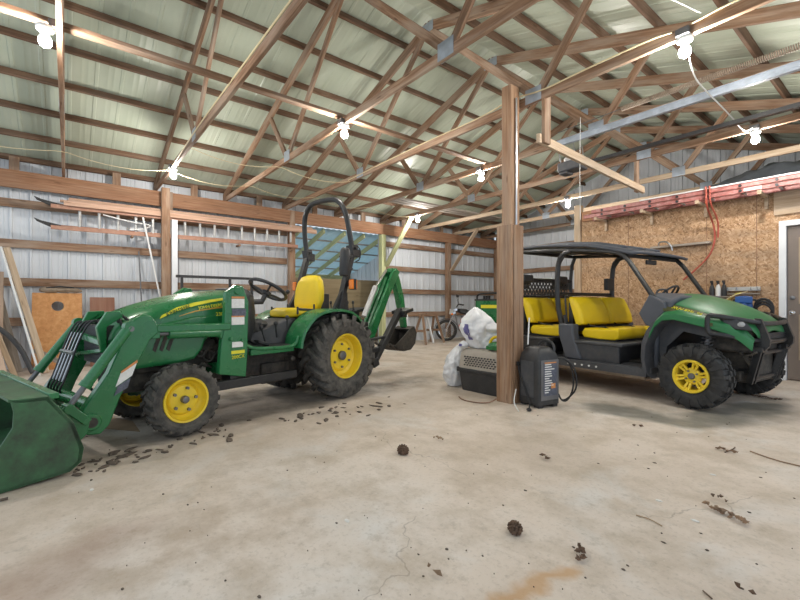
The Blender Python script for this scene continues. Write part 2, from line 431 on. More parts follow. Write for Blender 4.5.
# OSB partition, its door and the boards on it
OY = 8.12
ob = MB()
ob.box2((-4.36, OY, 0), (-1.34, OY+.1, 2.95)).box2((-1.34, OY, 2.27), (-.40, OY+.1, 2.95)).box2((-.40, OY, 0), (XR, OY+.1, 2.95))
w = struct(ob.build('wall_right', 'osb'))
sm = MB()
for x in (-3.46, -2.25, -1.62): sm.box2((x-.004, OY-.003, 0), (x+.004, OY+.002, 2.95))
sm.build('sheet_joint', 'rust', w)
dr = MB()
dr.box2((-1.365, OY-.035, 0), (-1.285, OY-.002, 2.22)).box2((-.44, OY-.035, 0), (-.34, OY-.002, 2.22)).box2((-1.365, OY-.035, 2.22), (-.34, OY-.002, 2.30))
dr.box2((-1.338, OY, 0), (-1.285, OY+.1, 2.22)).box2((-.44, OY, 0), (-.402, OY+.1, 2.22)).box2((-1.338, OY, 2.222), (-.402, OY+.1, 2.268))
door = struct(dr.build('door_1', 'white_paint', bev=.006))
MB().box2((-1.28, OY+.03, .02), (-.445, OY+.075, 2.215)).build('door_panel', 'door_taupe', door, bev=.004)
MB().box2((-1.16, OY+.02, .30), (-.58, OY+.035, .95)).box2((-1.16, OY+.02, 1.10), (-.58, OY+.035, 2.05)).build('raised_panel', 'door_tan', door, bev=.01)
MB().lathe([(.03,0),(.03,.012),(.012,.016),(.012,.04),(.028,.048),(.031,.065),(.02,.08),(.001,.084)], (-1.225, OY+.03, .975), (0,-1,0), 16).build('door_handle', 'chrome', door)
MB().lathe([(.03,0),(.03,.015),(.018,.022),(.001,.024)], (-1.225, OY+.03, 1.19), (0,-1,0), 16).build('deadbolt', 'iron', door)
struct(plank('trim_1', (-4.34, OY-.022, 2.84), (XR, OY-.022, 2.84), .04, .19, 'wood_header'))
struct(plank('trim_2', (-1.42, OY-.02, 2.56), (XR, OY-.02, 2.56), .03, .34, 'wood_pale'))
# lean-to seen through the open bay of the left wall
lt = MB()
lt.grid(lambda u, v: V((-9.75-3.2*u, 3.6+4.3*v, 3.06-.95*u+.012*math.sin(v*160))), 6, 120)
struct(lt.build('lean_to_roof', 'lean_roof', solid=.004))
for i in range(6):
    y = 3.95+.62*i
    struct(plank('lean_to_rafter', (-9.70, y, 2.99), (-12.9, y, 2.04), .05, .12, 'wood_treated'))
struct(plank('lean_to_plate', (-12.8, 3.5, 2.0), (-12.8, 8.0, 2.0), .06, .2, 'wood_treated'))
for y in (3.7, 6.0, 7.8): struct(plank('lean_to_post', (-12.8, y, 0), (-12.8, y, 2.0), .12, .12, 'wood_treated'))
le = MB(); ribbed(le, -12.9, -9.66, lambda x, h, e: V((x, 7.88+h, (3.058-.95*(-9.75-x)/3.2) if e else 0))); struct(le.build('lean_to_end', 'siding', sharp=20))
for k in range(4):
    x = -10.4-.65*k
    struct(plank('lean_to_purlin', (x, 3.6, 3.06-.95*(-9.75-x)/3.2-.02), (x, 7.9, 3.06-.95*(-9.75-x)/3.2-.02), .07, .035, 'wood_grey'))
tag(plank('plywood_panel', (-10.35, 3.6, .90), (-10.35, 9.0, .90), .02, 1.80, 'ply_olive'), 'olive brown plywood screen standing in the lean-to behind the tractor seat', 'panel')
# posts, header, girts
PM = {1.56: 'wood_brown', 4.19: 'wood_brown', 6.87: 'wood_treated', 9.43: 'wood_brown'}
PL = {1.56: 'brown wall post behind the hanging ladder, hidden by the brown stud', 4.19: 'brown wall post at the end of the hanging ladder, left of the open bay',
      6.87: 'greenish treated post with a pale knee brace right of the open bay', 9.43: 'brown wall post behind the motorcycle with a knee brace'}
for y in POSTS:
    tag(plank('wall_post', (-9.46 if y != 1.56 else -9.41, y, 0), (-9.46 if y != 1.56 else -9.41, y, 3.32), .14, .14 if y != 1.56 else .17, PM[y], up=(0,1,0)), PL[y], 'post')
tag(plank('corner_post', (-9.46, 11.84, 0), (-9.46, 11.84, 3.3), .16, .16, 'wood_brown', up=(0,1,0)), 'brown corner post where left wall meets back wall', 'post')
tag(plank('white_strip', (-9.06, 1.62, .0), (-9.06, 1.62, 2.72), .09, .10, 'white_paint', up=(0,1,0)), 'white painted vertical strip standing in front of the hanging ladder', 'board')
tag(plank('front_stud', (-9.06, 1.47, .0), (-9.06, 1.47, 3.31), .09, .14, 'wood_brown', up=(0,1,0)), 'brown stud standing in front of the hanging ladder, left of the white strip', 'post')
tag(plank('header_beam', (-9.42, YN, 3.17), (-9.42, 11.75, 3.17), .06, .29, 'wood_header', jit=.003), 'long reddish brown header beam along the top of the left wall', 'beam')
GL = {2.80: 'brown wall girt just under the header beam', 2.12: 'brown wall girt level with the top of the open bay brace', 1.47: 'brown wall girt just above the orange game board', .80: 'lowest brown wall girt, behind the leaning boards'}
for z, l in GL.items():
    for y0, y1, nm in ((YN, 4.12, 'left of the open bay'), (6.94, 11.78, 'right of the open bay')):
        tag(plank('wall_girt', (-9.57, y0, z), (-9.57, y1, z), .05, .14, 'wood_brown', jit=.003), {2.80:'highest',2.12:'second highest',1.47:'third highest',.80:'lowest'}[z]+' brown wall girt on the white siding '+nm, 'girt', 'wall girts')
for z in (2.93, 2.19, 1.48, .84):
    tag(plank('wall_girt', (-9.38, 11.88, z), (-4.2, 11.88, z), .05, .14, 'wood_brown', up=(0,0,1)), {2.93:'highest',2.19:'second highest',1.48:'third highest',.84:'lowest'}[z]+' brown girt on the far back wall beyond the utility vehicle', 'girt', 'back wall girts')
for y, z, m, l in ((6.87, 2.15, 'wood_treated', 'pale greenish knee brace rising from the treated post beside the open bay'), (9.43, 2.15, 'wood_pale', 'brown knee brace rising from the wall post behind the motorcycle')):
    tag(plank('knee_brace', (-9.40, y+.09, z), (-8.32, y+.09, 3.33), .04, .14, m, up=(0,1,0)), l, 'brace')
tag(plank('partition_post', (-4.43, OY+.02, 0), (-4.43, OY+.02, 3.09), .13, .13, 'wood_pale', up=(0,1,0)), 'pale post at the free end of the strand board partition', 'post')
# purlins
px = [-9.59+.66*i for i in range(8)]
px += [2*XRIDGE-x for x in px[::-1]]
for i, x in enumerate(px):
    z = zroof(x)+.075+.047; ang = math.atan(SL)*(1 if x < XRIDGE else -1)
    tag(plank('roof_purlin', (x, YN+.05, z), (x, YB-.05, z), .045, .095, 'wood_purlin', up=(-math.sin(ang), 0, math.cos(ang)), jit=.002), (ORD[i]+' brown roof purlin counted up from the left wall' if x < XRIDGE else ORD[i-8]+' brown roof purlin counted down from the ridge on the right slope'), 'purlin', 'roof purlins')
# trusses
TY = [-0.05, 1.37, 2.70, 4.05, 5.45, 6.93, 8.36, 9.80, 11.2]
TL = ['truss crossing the top left corner of the picture', 'truss meeting the wall at the bulb beside the white strip', 'truss carrying the bulb left of and above the roll bar',
      'truss resting on the boxed support post', 'truss beside the silver garage door track', 'truss carrying the bulb over the strand board wall, above the opener rail',
      'truss with pale chord resting on the strand board partition post', 'truss with pale chord far back above the motorcycle', 'truss furthest back, before the back wall']
ZC = 3.372
def truss(i, y):
    t = thing('roof_truss', 'wooden roof '+TL[i], 'truss', (0, y, 0), 0, 'roof trusses')
    mw = 'wood_pale' if i in (6, 7) else 'wood_brown'
    zr = zroof(XRIDGE)
    plank('top_chord', (-9.75, 0, ZE), (XRIDGE, 0, zr), .042, .14, 'wood_brown', t)
    plank('top_chord', (2*XRIDGE+9.75, 0, ZE), (XRIDGE, 0, zr), .042, .14, 'wood_brown', t)
    plank('bottom_chord', (-9.62, 0, ZC), (2*XRIDGE+9.62, 0, ZC), .042, .095, mw, t, jit=.002)
    for s in (-1, 1):
        a = XRIDGE+s*1.75; q = XRIDGE+s*2.46
        plank('web', (a, .0, ZC+.03), (XRIDGE+s*.05, .0, zr-.06), .038, .09, 'wood_brown', t)
        plank('web', (a+s*.05, .0, ZC+.03), (q, .0, zroof(q)-.05), .038, .09, 'wood_brown', t)
        g = MB(); g.box((a, -.0235, ZC+.035), (.20, .003, .16)).box((a, .0235, ZC+.035), (.20, .003, .16))
        g.build('gusset_plate', 'galv', t)
    g = MB()
    for q in (XRIDGE,): g.box((q, -.0235, zroof(q)-.03), (.26, .003, .14)).box((q, .0235, zroof(q)-.03), (.26, .003, .14))
    g.build('gusset_plate', 'galv', t)
    return t
for i, y in enumerate(TY): truss(i, y)
# boxed support post under the fourth truss
sp = thing('support_post', 'freestanding rough wooden support post boxed with boards, beside the kennel', 'post', (-2.955, 3.87, 0))
plank('post_core', (0, .07, 0), (0, .07, 3.55), .125, .16, 'wood_post', sp, up=(0,1,0))
plank('casing', (0, -.035, 0), (0, -.035, 1.98), .20, .04, 'wood_post', sp, up=(0,1,0), jit=.002)
plank('casing', (.09, .075, 0), (.09, .075, 1.98), .036, .175, 'wood_post', sp, up=(0,1,0), jit=.002)
plank('casing', (-.09, .075, 0), (-.09, .075, 1.95), .036, .175, 'wood_post', sp, up=(0,1,0))
tag(MB().tube([(-2.87, 3.93, z) for z in (1.985, 2.6, 3.4)], .011, 8).build('conduit', 'steel'), 'thin grey conduit running up the side of the support post', 'pipe')
# lateral braces along the building on top of the bottom chords
tag(plank('lateral_brace', (-4.53, YN+.1, 3.441), (-4.60, 5.6, 3.441), .095, .04, 'wood_brown'), 'brown board running along the trusses through the middle row of bulbs', 'board')
tag(plank('opener_support', (-2.64, 4.0, 2.90), (-2.82, 7.15, 2.90), .045, .10, 'wood_pale'), 'pale plank slung under the trusses beside the garage door opener', 'board')
tag(plank('hanger_block', (-2.855, 6.99, 2.85), (-2.855, 6.99, 3.42), .04, .10, 'wood_brown', up=(0,1,0)), 'short upright wood block at the far end of the pale opener plank', 'block')
tag(plank('hanger_block', (-2.605, 4.10, 2.85), (-2.605, 4.10, 3.42), .04, .12, 'wood_brown', up=(0,1,0)), 'upright wood block right of the support post top, holding the opener plank', 'block')
for i, y in enumerate((-.69, .72, 2.05, 3.40, 4.78, 6.2, 7.6, 9.1)):
    tag(plank('eave_block', (-9.42, y, 3.315), (-9.42, y, 3.54), .04, .13, 'wood_brown', up=(0,1,0)), ORD[i]+' from the left of the short upright blocks standing on the header beam', 'block', 'blocks on the header beam')
for k in range(3):
    tag(plank('stored_plank', (-7.6+.16*k, 5.5, 3.436), (-7.6+.16*k, 9.3, 3.436), .12, .03, 'wood_grey'), ('outermost','middle','innermost')[k]+' of three grey planks lying loose across the trusses beyond the roll bar', 'plank', 'planks stored on the trusses')

# loft over the strand board room
struct(MB().box2((-4.36, OY+.11, 2.90), (XR, YB-.12, 2.94)).build('trim_3', 'wood_grey'))
lt_ = MB()
def heap(u, v):
    x = -2.75+3.3*u; y = 8.55+.95*v; e = math.sin(math.pi*min(1,max(0,u)))**.35*math.sin(math.pi*v)**.5
    return V((x, y, 2.942+e*(.42+.16*noise.noise(V((u*5,v*2,1)))+.09*noise.noise(V((u*16,v*6,4))))))
lt_.grid(heap, 60, 20)
tag(lt_.build('tarp_heap', 'tarp_grey', solid=.006, sharp=180), 'dark grey sheeting heaped on the loft above the red ladder', 'tarp')
# ---------------------------------------------------------------- wheels: tyre with moulded lugs (part) > rim, hub (sub-parts)
def tyre_mesh(Ro, W, Rr, style, seed=0):
    """wheel about the local y axis, outer face at +y"""
    mb = MB(); h = W/2; side = Ro-Rr
    lug = {'bar': .046, 'turf': .030, 'knob': .034}[style]*Ro/.45
    Rc = Ro-lug
    prof = [(Rr, -h*.72), (Rr+.02, -h*.80), (Rr+side*.35, -h*.97), (Rr+side*.62, -h*1.0), (Rc-.035*Ro, -h*.93), (Rc-.008, -h*.78), (Rc, -h*.4), (Rc+.004, 0), (Rc, h*.4), (Rc-.008, h*.78),
            (Rc-.035*Ro, h*.93), (Rr+side*.62, h*1.0), (Rr+side*.35, h*.97), (Rr+.02, h*.80), (Rr, h*.72)]
    mb.lathe(prof, (0,0,0), (0,1,0), 48, caps=False)
    def pt(r, a, y): return V((r*math.sin(a), y, r*math.cos(a)))
    def block(rows):    # rows: list of (y, a0, a1, r_in, r_out)
        rings = [[pt(ri, a0, y), pt(ro, a0+.006, y), pt(ro, a1-.006, y), pt(ri, a1, y)] for y, a0, a1, ri, ro in rows]
        mb.loft(rings)
    if style == 'bar':
        n = 17
        for s in (-1, 1):
            for i in range(n):
                a = 2*math.pi*(i+(.5 if s > 0 else 0))/n; w = .17
                rows = []
                for u in (-.10, .15, .45, .75, .95, 1.05, 1.08):
                    sk = a+.30*u-.04*math.sin(u*3)
                    drop = .0 if u < .8 else (.014 if u < 1 else (.04 if u < 1.06 else .10))
                    ww = w*(.62+.38*max(0, u))
                    rows.append((s*h*u*.985, sk-ww/2, sk+ww/2, Rc-.03-(.05 if u > 1 else 0), Ro-drop))
                block(rows)
    elif style == 'turf':
        n = 22
        for s in (-1, 1):
            for i in range(n):
                a = 2*math.pi*(i+(.5 if s > 0 else 0))/n; w = .15
                rows = []
                for u in (.02, .3, .62, .88, 1.0, 1.05):
                    sk = a+.16*u; drop = 0 if u < .8 else (.010 if u < 1 else (.026 if u < 1.02 else .07))
                    rows.append((s*h*u*.98, sk-w*.5*(.6+.4*u), sk+w*.5*(.6+.4*u), Rc-.03, Ro-drop))
                block(rows)
    else:
        n = 18; rr = random.Random(seed)
        for i in range(n):
            a = 2*math.pi*i/n
            for (u0, u1, da, wd) in ((-.32, -.02, 0, .17), (.04, .34, .17, .17), (-.72, -.36, .15, .17), (.38, .74, .02, .17)):
                rows = []
                for k in range(3):
                    u = u0+(u1-u0)*k/2; sk = a+da+.10*(u if u0 > 0 else -u)
                    rows.append((h*u, sk-wd/2, sk+wd/2, Rc-.03, Ro-.010*abs(u)))
                block(rows)
            for s in (-1, 1):
                sk = a+(.10 if s > 0 else .26); wd = .165 if i % 2 else .12
                rows = [(s*h*u, sk-wd/2, sk+wd/2, Rc-.05-.02*k, Ro-d) for k, (u, d) in enumerate(((.72, .010), (.94, .018), (1.08, .050 if i % 2 else .036), (1.10, .105 if i % 2 else .075)))]
                block(rows)
    return mb
def lathe_y(mb, prof, n=32): return mb.lathe(prof, (0,0,0), (0,1,0), n, caps=False)
def rim_tractor(Rr, W, off, hubr, bolts):
    h = W/2*.74; mb = MB()
    lathe_y(mb, [(Rr*.98, -h), (Rr+.008, -h), (Rr-.004, -h*.85), (Rr*.93, -h*.7), (Rr*.90, 0), (Rr*.93, h*.66), (Rr-.004, h*.84), (Rr+.010, h), (Rr+.006, h+.010), (Rr-.010, h+.006), (Rr*.93, h*.80), (Rr*.885, h*.55), (Rr*.87, off+.012), (Rr*.80, off+.002), (Rr*.74, off-.008),
                 (Rr*.66, off+.014), (Rr*.60, off+.018), (hubr*1.05, off+.016), (0.001, off+.016)], 40)
    b = MB()
    b.lathe([(hubr, off-.01), (hubr, off+.045), (hubr*.85, off+.055), (hubr*.6, off+.058), (.001, off+.058)], (0,0,0), (0,1,0), 20)
    nut = MB()
    for k in range(bolts):
        a = 2*math.pi*(k+.3)/bolts; r = Rr*.53
        nut.cyl((r*math.sin(a), off+.012, r*math.cos(a)), (r*math.sin(a), off+.038, r*math.cos(a)), .014, 6)
    return mb, b, nut
def rim_spoked(Rr, W, off):
    h = W/2*.78; mb = MB()
    lathe_y(mb, [(Rr*.9, -h), (Rr+.004, -h), (Rr-.004, -h*.8), (Rr*.90, 0), (Rr-.004, h*.8), (Rr+.010, h), (Rr+.006, h+.012), (Rr-.016, h+.012), (Rr*.86, h*.86), (Rr*.84, h*.4), (Rr*.86, -h*.9)], 40)
    lathe_y(mb, [(.088, off-.03), (.088, off+.002), (.05, off+.012), (.028, off+.012), (.028, off-.03)], 28)
    n = 6
    for k in range(n):
        for sgn in (-1, 1):
            a = 2*math.pi*k/n+.2; a0 = a+sgn*.18; a1 = a+sgn*.15
            p0 = V((.070*math.sin(a0), off, .070*math.cos(a0))); p1 = V((Rr*.90*math.sin(a1), off+.018, Rr*.90*math.cos(a1)))
            mb.bar(p0, p1, .022, .030, up=(0,1,0))
        p0 = V((.080*math.sin(a), off-.004, .080*math.cos(a))); p1 = V((Rr*.87*math.sin(a), off+.010, Rr*.87*math.cos(a)))
        mb.bar((p1+(p0-p1)*.30), p1, .036, .024, up=(0,1,0))
    b = MB(); b.lathe([(.034, off-.02), (.034, off+.02), (.026, off+.032), (.001, off+.033)], (0,0,0), (0,1,0), 18)
    back = MB(); lathe_y(back, [(.10, -h*.9), (Rr*.72, -h*.85), (Rr*.72, -h*.6), (.10, -h*.55)], 28)
    nut = MB()
    for k in range(4):
        a = 2*math.pi*k/4+.5
        nut.cyl((.058*math.sin(a), off+.004, .058*math.cos(a)), (.058*math.sin(a), off+.026, .058*math.cos(a)), .010, 6)
    return mb, b, back, nut
def tractor_wheel(root, name, loc, Ro, W, Rr, style, off, hubr, bolts, side, steer=0):
    ty = tyre_mesh(Ro, W, Rr, style).build(name, 'rubber', root, sharp=30)
    ty.location = loc; ty.rotation_euler = (0, rnd.uniform(0, 6), (0 if side > 0 else math.pi)+steer)
    ty.rotation_mode = 'YXZ' if False else 'XYZ'
    a, b, nt = rim_tractor(Rr, W, off, hubr, bolts)
    a.build('rim', 'yellow_rim', ty, sharp=40); b.build('hub', 'iron', ty); nt.build('wheel_bolts', 'iron', ty)
    return ty
def utv_wheel(root, loc, side, steer=0, seed=0):
    ty = tyre_mesh(.345, .235, .166, 'knob', seed).build('wheel', 'rubber_clean', root, sharp=30)
    ty.location = loc; ty.rotation_euler = (0, rnd.uniform(0, 6), (0 if side > 0 else math.pi)+steer)
    a, b, k, nt = rim_spoked(.166, .235, .055)
    a.build('rim', 'yellow_rim', ty, sharp=40, bev=.003, seg=1); b.build('hub', 'iron', ty); k.build('brake_disc', 'grime', ty); nt.build('wheel_bolts', 'iron', ty)
    return ty
# ---------------------------------------------------------------- compact tractor with loader and backhoe (local x forward, y towards the camera side, z up)
TH = math.atan2(-.9672, .2546)
tr = thing('tractor', 'green compact tractor with yellow seat, front loader bucket and rear backhoe', 'tractor', (-4.82, 2.354, 0), TH)
tractor_wheel(tr, 'rear_wheel', (-.07, .465, .49), .49, .36, .255, 'bar', .03, .055, 6, 1)
tractor_wheel(tr, 'rear_wheel', (-.07, -.465, .49), .49, .36, .255, 'bar', .03, .055, 6, -1)
tractor_wheel(tr, 'front_wheel', (1.77, .46, .30), .30, .215, .18, 'turf', .02, .032, 5, 1, R(0))
tractor_wheel(tr, 'front_wheel', (1.77, -.46, .30), .30, .215, .18, 'turf', .02, .032, 5, -1, R(0))
# chassis, gearbox, axles
ch = MB()
ch.box2((.25, -.15, .30), (1.25, .15, .62)).box2((-.22, -.19, .28), (.30, .19, .76)).box2((1.2, -.17, .36), (2.18, .17, .60))
ch.cyl((-.07,-.42,.49), (-.07,.42,.49), .085, 14).box2((-.12, -.33, .36), (.12, .33, .62))
ch.box2((1.30, -.22, .52), (2.02, .22, .92))
ch.box((.62, .16, .35), (.36, .06, .22)).cyl((.5, .2, .5), (.5, .34, .5), .03)
ch.build('chassis', 'grime', tr, bev=.012)
ax = MB()
ax.bar((1.80, -.36, .33), (1.80, .36, .33), .13, .12).box2((1.72, -.37, .24), (1.88, -.30, .40)).box2((1.72, .30, .24), (1.88, .37, .40))
ax.lathe([(.09,-.05),(.11,0),(.09,.05)], (1.80, .0, .34), (0,1,0), 16)
ax.tube([(1.66,-.32,.33),(1.66,.32,.33)], .018)
ax.build('front_axle', 'green_dark', tr, bev=.01)
# engine clutter seen under the side panel
en = MB(); er = random.Random(3)
for k in range(14):
    en.box((1.22+er.random()*.42, .20+er.random()*.07, .52+er.random()*.30), (.05+er.random()*.09, .05, .04+er.random()*.09), (er.random(), er.random(), er.random()))
for k in range(7):
    x = 1.18+er.random()*.4; z = .5+er.random()*.25
    en.tube(smooth([(x, .27, z), (x+.1, .32, z+.1*er.random()), (x+.16, .30, z-.08), (x+.25, .26, z+.06)]), .012, 6)
en.build('engine', 'grime', tr, bev=.004, seg=1)
# bonnet: lofted sections (x, top z, half width, bottom z)
def hood_ring(x, zt, w, zb, crown=.045):
    half = [(0, zt), (w*.45, zt-crown*.35), (w*.74, zt-crown), (w*.90, zt-crown-.035), (w*.985, zt-crown-.10), (w, zt-crown-.17), (w*1.01, zb)]
    return [V((x, y, z)) for y, z in half]+[V((x, -y, z)) for y, z in half[::-1][:-1]]
HS = [(2.235, .945, .235, .70, .07), (2.20, 1.0, .27, .70, .06), (2.12, 1.045, .30, .70, .055), (1.98, 1.098, .325, .70, .05), (1.80, 1.155, .34, .72, .048), (1.60, 1.20, .345, .74, .045), (1.35, 1.232, .345, .76, .045), (1.13, 1.246, .335, .78, .045)]
hd = MB().loft([hood_ring(*a) for a in HS], wrap=False)
hd.add(hood_ring(*HS[0]), [tuple(range(13))]); hd.add(hood_ring(*HS[-1]), [tuple(range(13))])
hood = hd.build('hood', 'green', tr, sharp=50, sub=1)
def hood_y(x, z):
    for a, b in zip(HS, HS[1:]):
        if b[0] <= x <= a[0]:
            u = (a[0]-x)/(a[0]-b[0]); c = [p+(q-p)*u for p, q in zip(a, b)]; break
    else: c = HS[-1]
    pr = [(0, c[1]), (c[2]*.45, c[1]-c[4]*.35), (c[2]*.74, c[1]-c[4]), (c[2]*.90, c[1]-c[4]-.035), (c[2]*.985, c[1]-c[4]-.10), (c[2], c[1]-c[4]-.17), (c[2]*1.01, c[3])]
    for (y0, z0), (y1, z1) in zip(pr, pr[1:]):
        if z1 <= z <= z0: return y0+(y1-y0)*(z0-z)/(z0-z1)
    return pr[-1][0]
def hood_strip(name, mat, lo, up, n=24, sides=(1, -1), dy=.006):
    mb = MB()
    def li(t, p):
        k = t*(len(p)-1); i = min(int(k), len(p)-2); u = k-i
        return p[i][0]+(p[i+1][0]-p[i][0])*u, p[i][1]+(p[i+1][1]-p[i][1])*u
    for s in sides:
        rows = []
        for i in range(n+1):
            a = li(i/n, lo); b = li(i/n, up); row = []
            for j in range(4):
                x = a[0]+(b[0]-a[0])*j/3; z = a[1]+(b[1]-a[1])*j/3
                row.append(V((x, s*(hood_y(x, z)+dy), z)))
            rows.append(row)
        mb.loft(rows, wrap=False)
    return mb.build(name, mat, hood, sharp=80)
for sd_ in (1, -1): hood_strip('stripe', 'stripe_yellow', [(1.895,.975),(1.76,1.035),(1.60,1.082),(1.45,1.115),(1.315,1.137)], [(1.875,1.004),(1.75,1.070),(1.60,1.112),(1.45,1.140),(1.315,1.158)], sides=(sd_,))
for sd_ in (1, -1): hood_strip('thin_stripe', 'stripe_orange', [(1.74,.992),(1.60,1.030),(1.45,1.052),(1.315,1.066)], [(1.74,.996),(1.60,1.041),(1.45,1.064),(1.315,1.082)], sides=(sd_,))
def _f(sd, s):
    out = [(2.20,.74),(2.19,.62),(2.08,.575),(1.75,.585),(1.60,.61),(1.53,.69),(1.50,.77),(1.42,.83),(1.14,.83),(1.14,1.02),(1.6,1.0),(1.9,.93),(2.2,.86)]
    rows = [[V((x, s*(.325+b), z)) for x, z in out] for b in (-.03, .008)]
    sd.loft([rows[0], rows[1], [V((1.75+(x-1.75)*.93, s*.352, .80+(z-.80)*.90)) for x, z in out]])
per_side('side_panel', 'green', tr, _f, sharp=35, bev=.008)
def _f(vt, s):
    for k in range(3):
        x = 1.905-.055*k
        vt.prism([(x, s*.345, .87), (x-.028, s*.345, .87), (x+.03, s*.345, .70), (x+.055, s*.345, .72)], (0, s*.012, 0))
per_side('side_vent', 'grime', tr, _f)
gr = MB().box2((2.185, -.22, .62), (2.262, .22, .93))
for k in range(9): gr.box2((2.262, -.21, .65+.032*k), (2.268, .21, .662+.032*k))
gr.build('grille', 'black_plastic', tr, bev=.01)
# lettering on the hood side
def side_m(x, z, dx, dz, up=None):
    y = hood_y(x, z)+.010
    return plane_mtx((x, y, z), (-dx, 0, dz), (0, -.30, .95))
lettering('JOHN DEERE', .042, 'green_dark', hood, side_m(1.74, 1.047, .9, .33), .002, squash=.9)
lettering('JOHN DEERE', .040, 'stripe_yellow', hood, side_m(1.455, 1.078, .98, .13), .002, squash=1.0)
lettering('2305', .050, 'stripe_yellow', hood, plane_mtx((1.36, .356, 1.005), (-1, 0, .04), (0, -.03, 1)), .002)
# loader: mast plates (part) > booms, cylinders, hoses, bucket
def _f(ms, s):
    ms.plate([(1.47,.47),(1.20,.41),(1.185,.60),(1.17,1.12),(1.23,1.27),(1.30,1.275),(1.40,1.21),(1.415,.90),(1.44,.78)], s*.455, s*.515)
    ms.plate([(1.44,.78),(1.50,.86),(1.47,.93),(1.40,.92)], s*.46, s*.51)
    ms.box((1.33, s*.32, .50), (.16, .30, .10))
    ms.cyl((1.29, s*.44, 1.22), (1.29, s*.53, 1.22), .035)
    ms.cyl((1.36, s*.515, .78), (1.36, s*.535, .78), .018).cyl((1.24, s*.515, .76), (1.24, s*.535, .76), .018)
ms = MB(); _f(ms, 1); ms.bar((1.33,-.47,.50),(1.33,.47,.50),.10,.08); _f(ms, -1)
ld = ms.build('loader_mast', 'green', tr, bev=.008)
def decal(mat, *boxes):
    m = MB()
    for c, z in boxes: m.box(c, z)
    m.build('decal', mat, ld)
decal('decal_white', ((1.285,.518,1.105), (.13,.004,.085))); decal('decal_white', ((1.285,.518,.945), (.13,.004,.075))); decal('decal_dark', ((1.275,.518,1.02), (.14,.004,.072)))
decal('decal_orange', ((1.285,.518,1.160), (.13,.004,.018))); decal('decal_orange', ((1.285,.518,.985), (.13,.0045,.012))); decal('decal_white', ((1.29,.518,.725), (.11,.004,.05))); decal('stripe_yellow', ((1.285,.518,.655), (.135,.004,.030)))
lettering('200CX', .045, 'stripe_yellow', ld, plane_mtx((1.285,.520,.610), (-1,0,.05), (0,0,1)), .002)
for s in (-1, 1):
    y0, y1 = s*.455, s*.535
    bm_ = MB()
    bm_.plate([(1.985,.875),(2.00,.955),(2.045,1.01),(2.10,1.02),(2.155,.99),(2.20,.93),(2.33,.60),(2.50,.335),(2.515,.25),(2.46,.175),(2.38,.165),(2.325,.22),(2.25,.42),(2.10,.72),(2.05,.82)], y0, y1)
    bm_.bar((2.03, s*.495, .905), (1.36, s*.495, .895), .07, .062)
    bm_.cyl((2.44, s*.44, .265), (2.44, s*.56, .265), .062, 18)
    bo = bm_.build('boom', 'green', ld, bev=.010)
    MB().cyl((2.44, s*.557, .265), (2.44, s*.563, .265), .036, 16).build('pivot_bore', 'grime', bo)
    MB().cyl((2.205, s*.52, .915), (2.205, s*.60, .915), .020).build('pivot_pin', 'iron', bo)
    if s > 0:
        q = MB(); q.prism([(2.255,.538,.59),(2.145,.538,.66),(2.18,.538,.56),(2.29,.538,.49)], (0,.003,0)); q.mat(1).prism([(2.275,.5385,.495),(2.19,.5385,.545),(2.21,.5385,.475),(2.30,.5385,.425)], (0,.003,0))
        q.mat(2).prism([(2.255,.539,.60),(2.145,.539,.675),(2.142,.539,.655),(2.252,.539,.585)], (0,.003,0))
        q.build('decal', ['decal_white','decal_dark','decal_orange'], bo)
    lc = MB(); lc.cyl((1.98, s*.495, .862), (1.80, s*.495, .858), .018).mat(1)
    lc.cyl((1.90, s*.50, .855), (1.46, s*.50, .845), .040, 16).box((2.0, s*.495, .862), (.06, .05, .07))
    lc.build('lift_cylinder', ['iron','green'], ld, bev=.004)
    cy = MB(); a = V((2.205, s*.565, .93)); b = V((2.58, s*.565, .395)); d = b-a
    cy.cyl(a, a+d*.74, .036, 16).cyl(a+d*.70, a+d*.76, .040, 16).lathe([(.03,-.03),(.045,-.03),(.045,.03),(.03,.03)], a, (0,1,0), 16); cy.mat(1).cyl(a+d*.72, b, .019, 12).mat(0).cyl(b-V((0,.05,0)), b+V((0,.05,0)), .032, 14)
    cy.build('bucket_cylinder', ['green','iron'], ld)
    lk = MB()
    for dy in (-.025, .025):
        lk.bar((2.58, s*.565+dy, .395), (2.47, s*.565+dy, .28), .018, .055).bar((2.58, s*.565+dy, .395), (2.70, s*.565+dy, .33), .018, .055)
    lk.build('bucket_link', 'green', ld, bev=.004)
# rear part of the elbow: brackets and cross tubes between the booms
cb = MB()
cb.cyl((2.42, -.46, .36), (2.42, .46, .36), .052, 18).cyl((2.12, -.46, .93), (2.12, .46, .93), .030, 14)
cb.plate([(2.262,.70),(2.30,.74),(2.33,.92),(2.26,1.04),(2.17,1.045),(2.15,1.0),(2.262,.92)], .25, .29).plate([(2.262,.62),(2.30,.66),(2.31,.84),(2.22,1.035),(2.10,1.04),(2.08,.99),(2.262,.92)], -.30, -.26)
cb.bar((2.285,-.28,.84),(2.285,.27,.80),.045,.045).bar((2.285,-.28,.68),(2.285,.27,.74),.03,.03)
cb.bar((2.14,-.36,.83), (2.14,.20,.83), .05, .05)
cb.build('cross_tube', 'green', ld, bev=.006)
for k in range(5):
    y = -.38+.078*k
    MB().tube(smooth([(2.20, y+.05, .90+.015*k), (2.26, y+.02, .97), (2.33, y, .84), (2.43, y, .50), (2.47, y, .42), (2.44, y-.05, .37)], 2), .0075, 7).build('hydraulic_hose', 'wire_black', ld)
for k in range(4):
    MB().tube(smooth([(2.10, .16+.03*k, .84), (2.17, .12+.05*k, .97), (2.16, .22, 1.03), (2.10, .26, .97), (2.05, .2, .9)], 2), .011, 7).build('hydraulic_hose', 'wire_black', ld)
hs = MB()
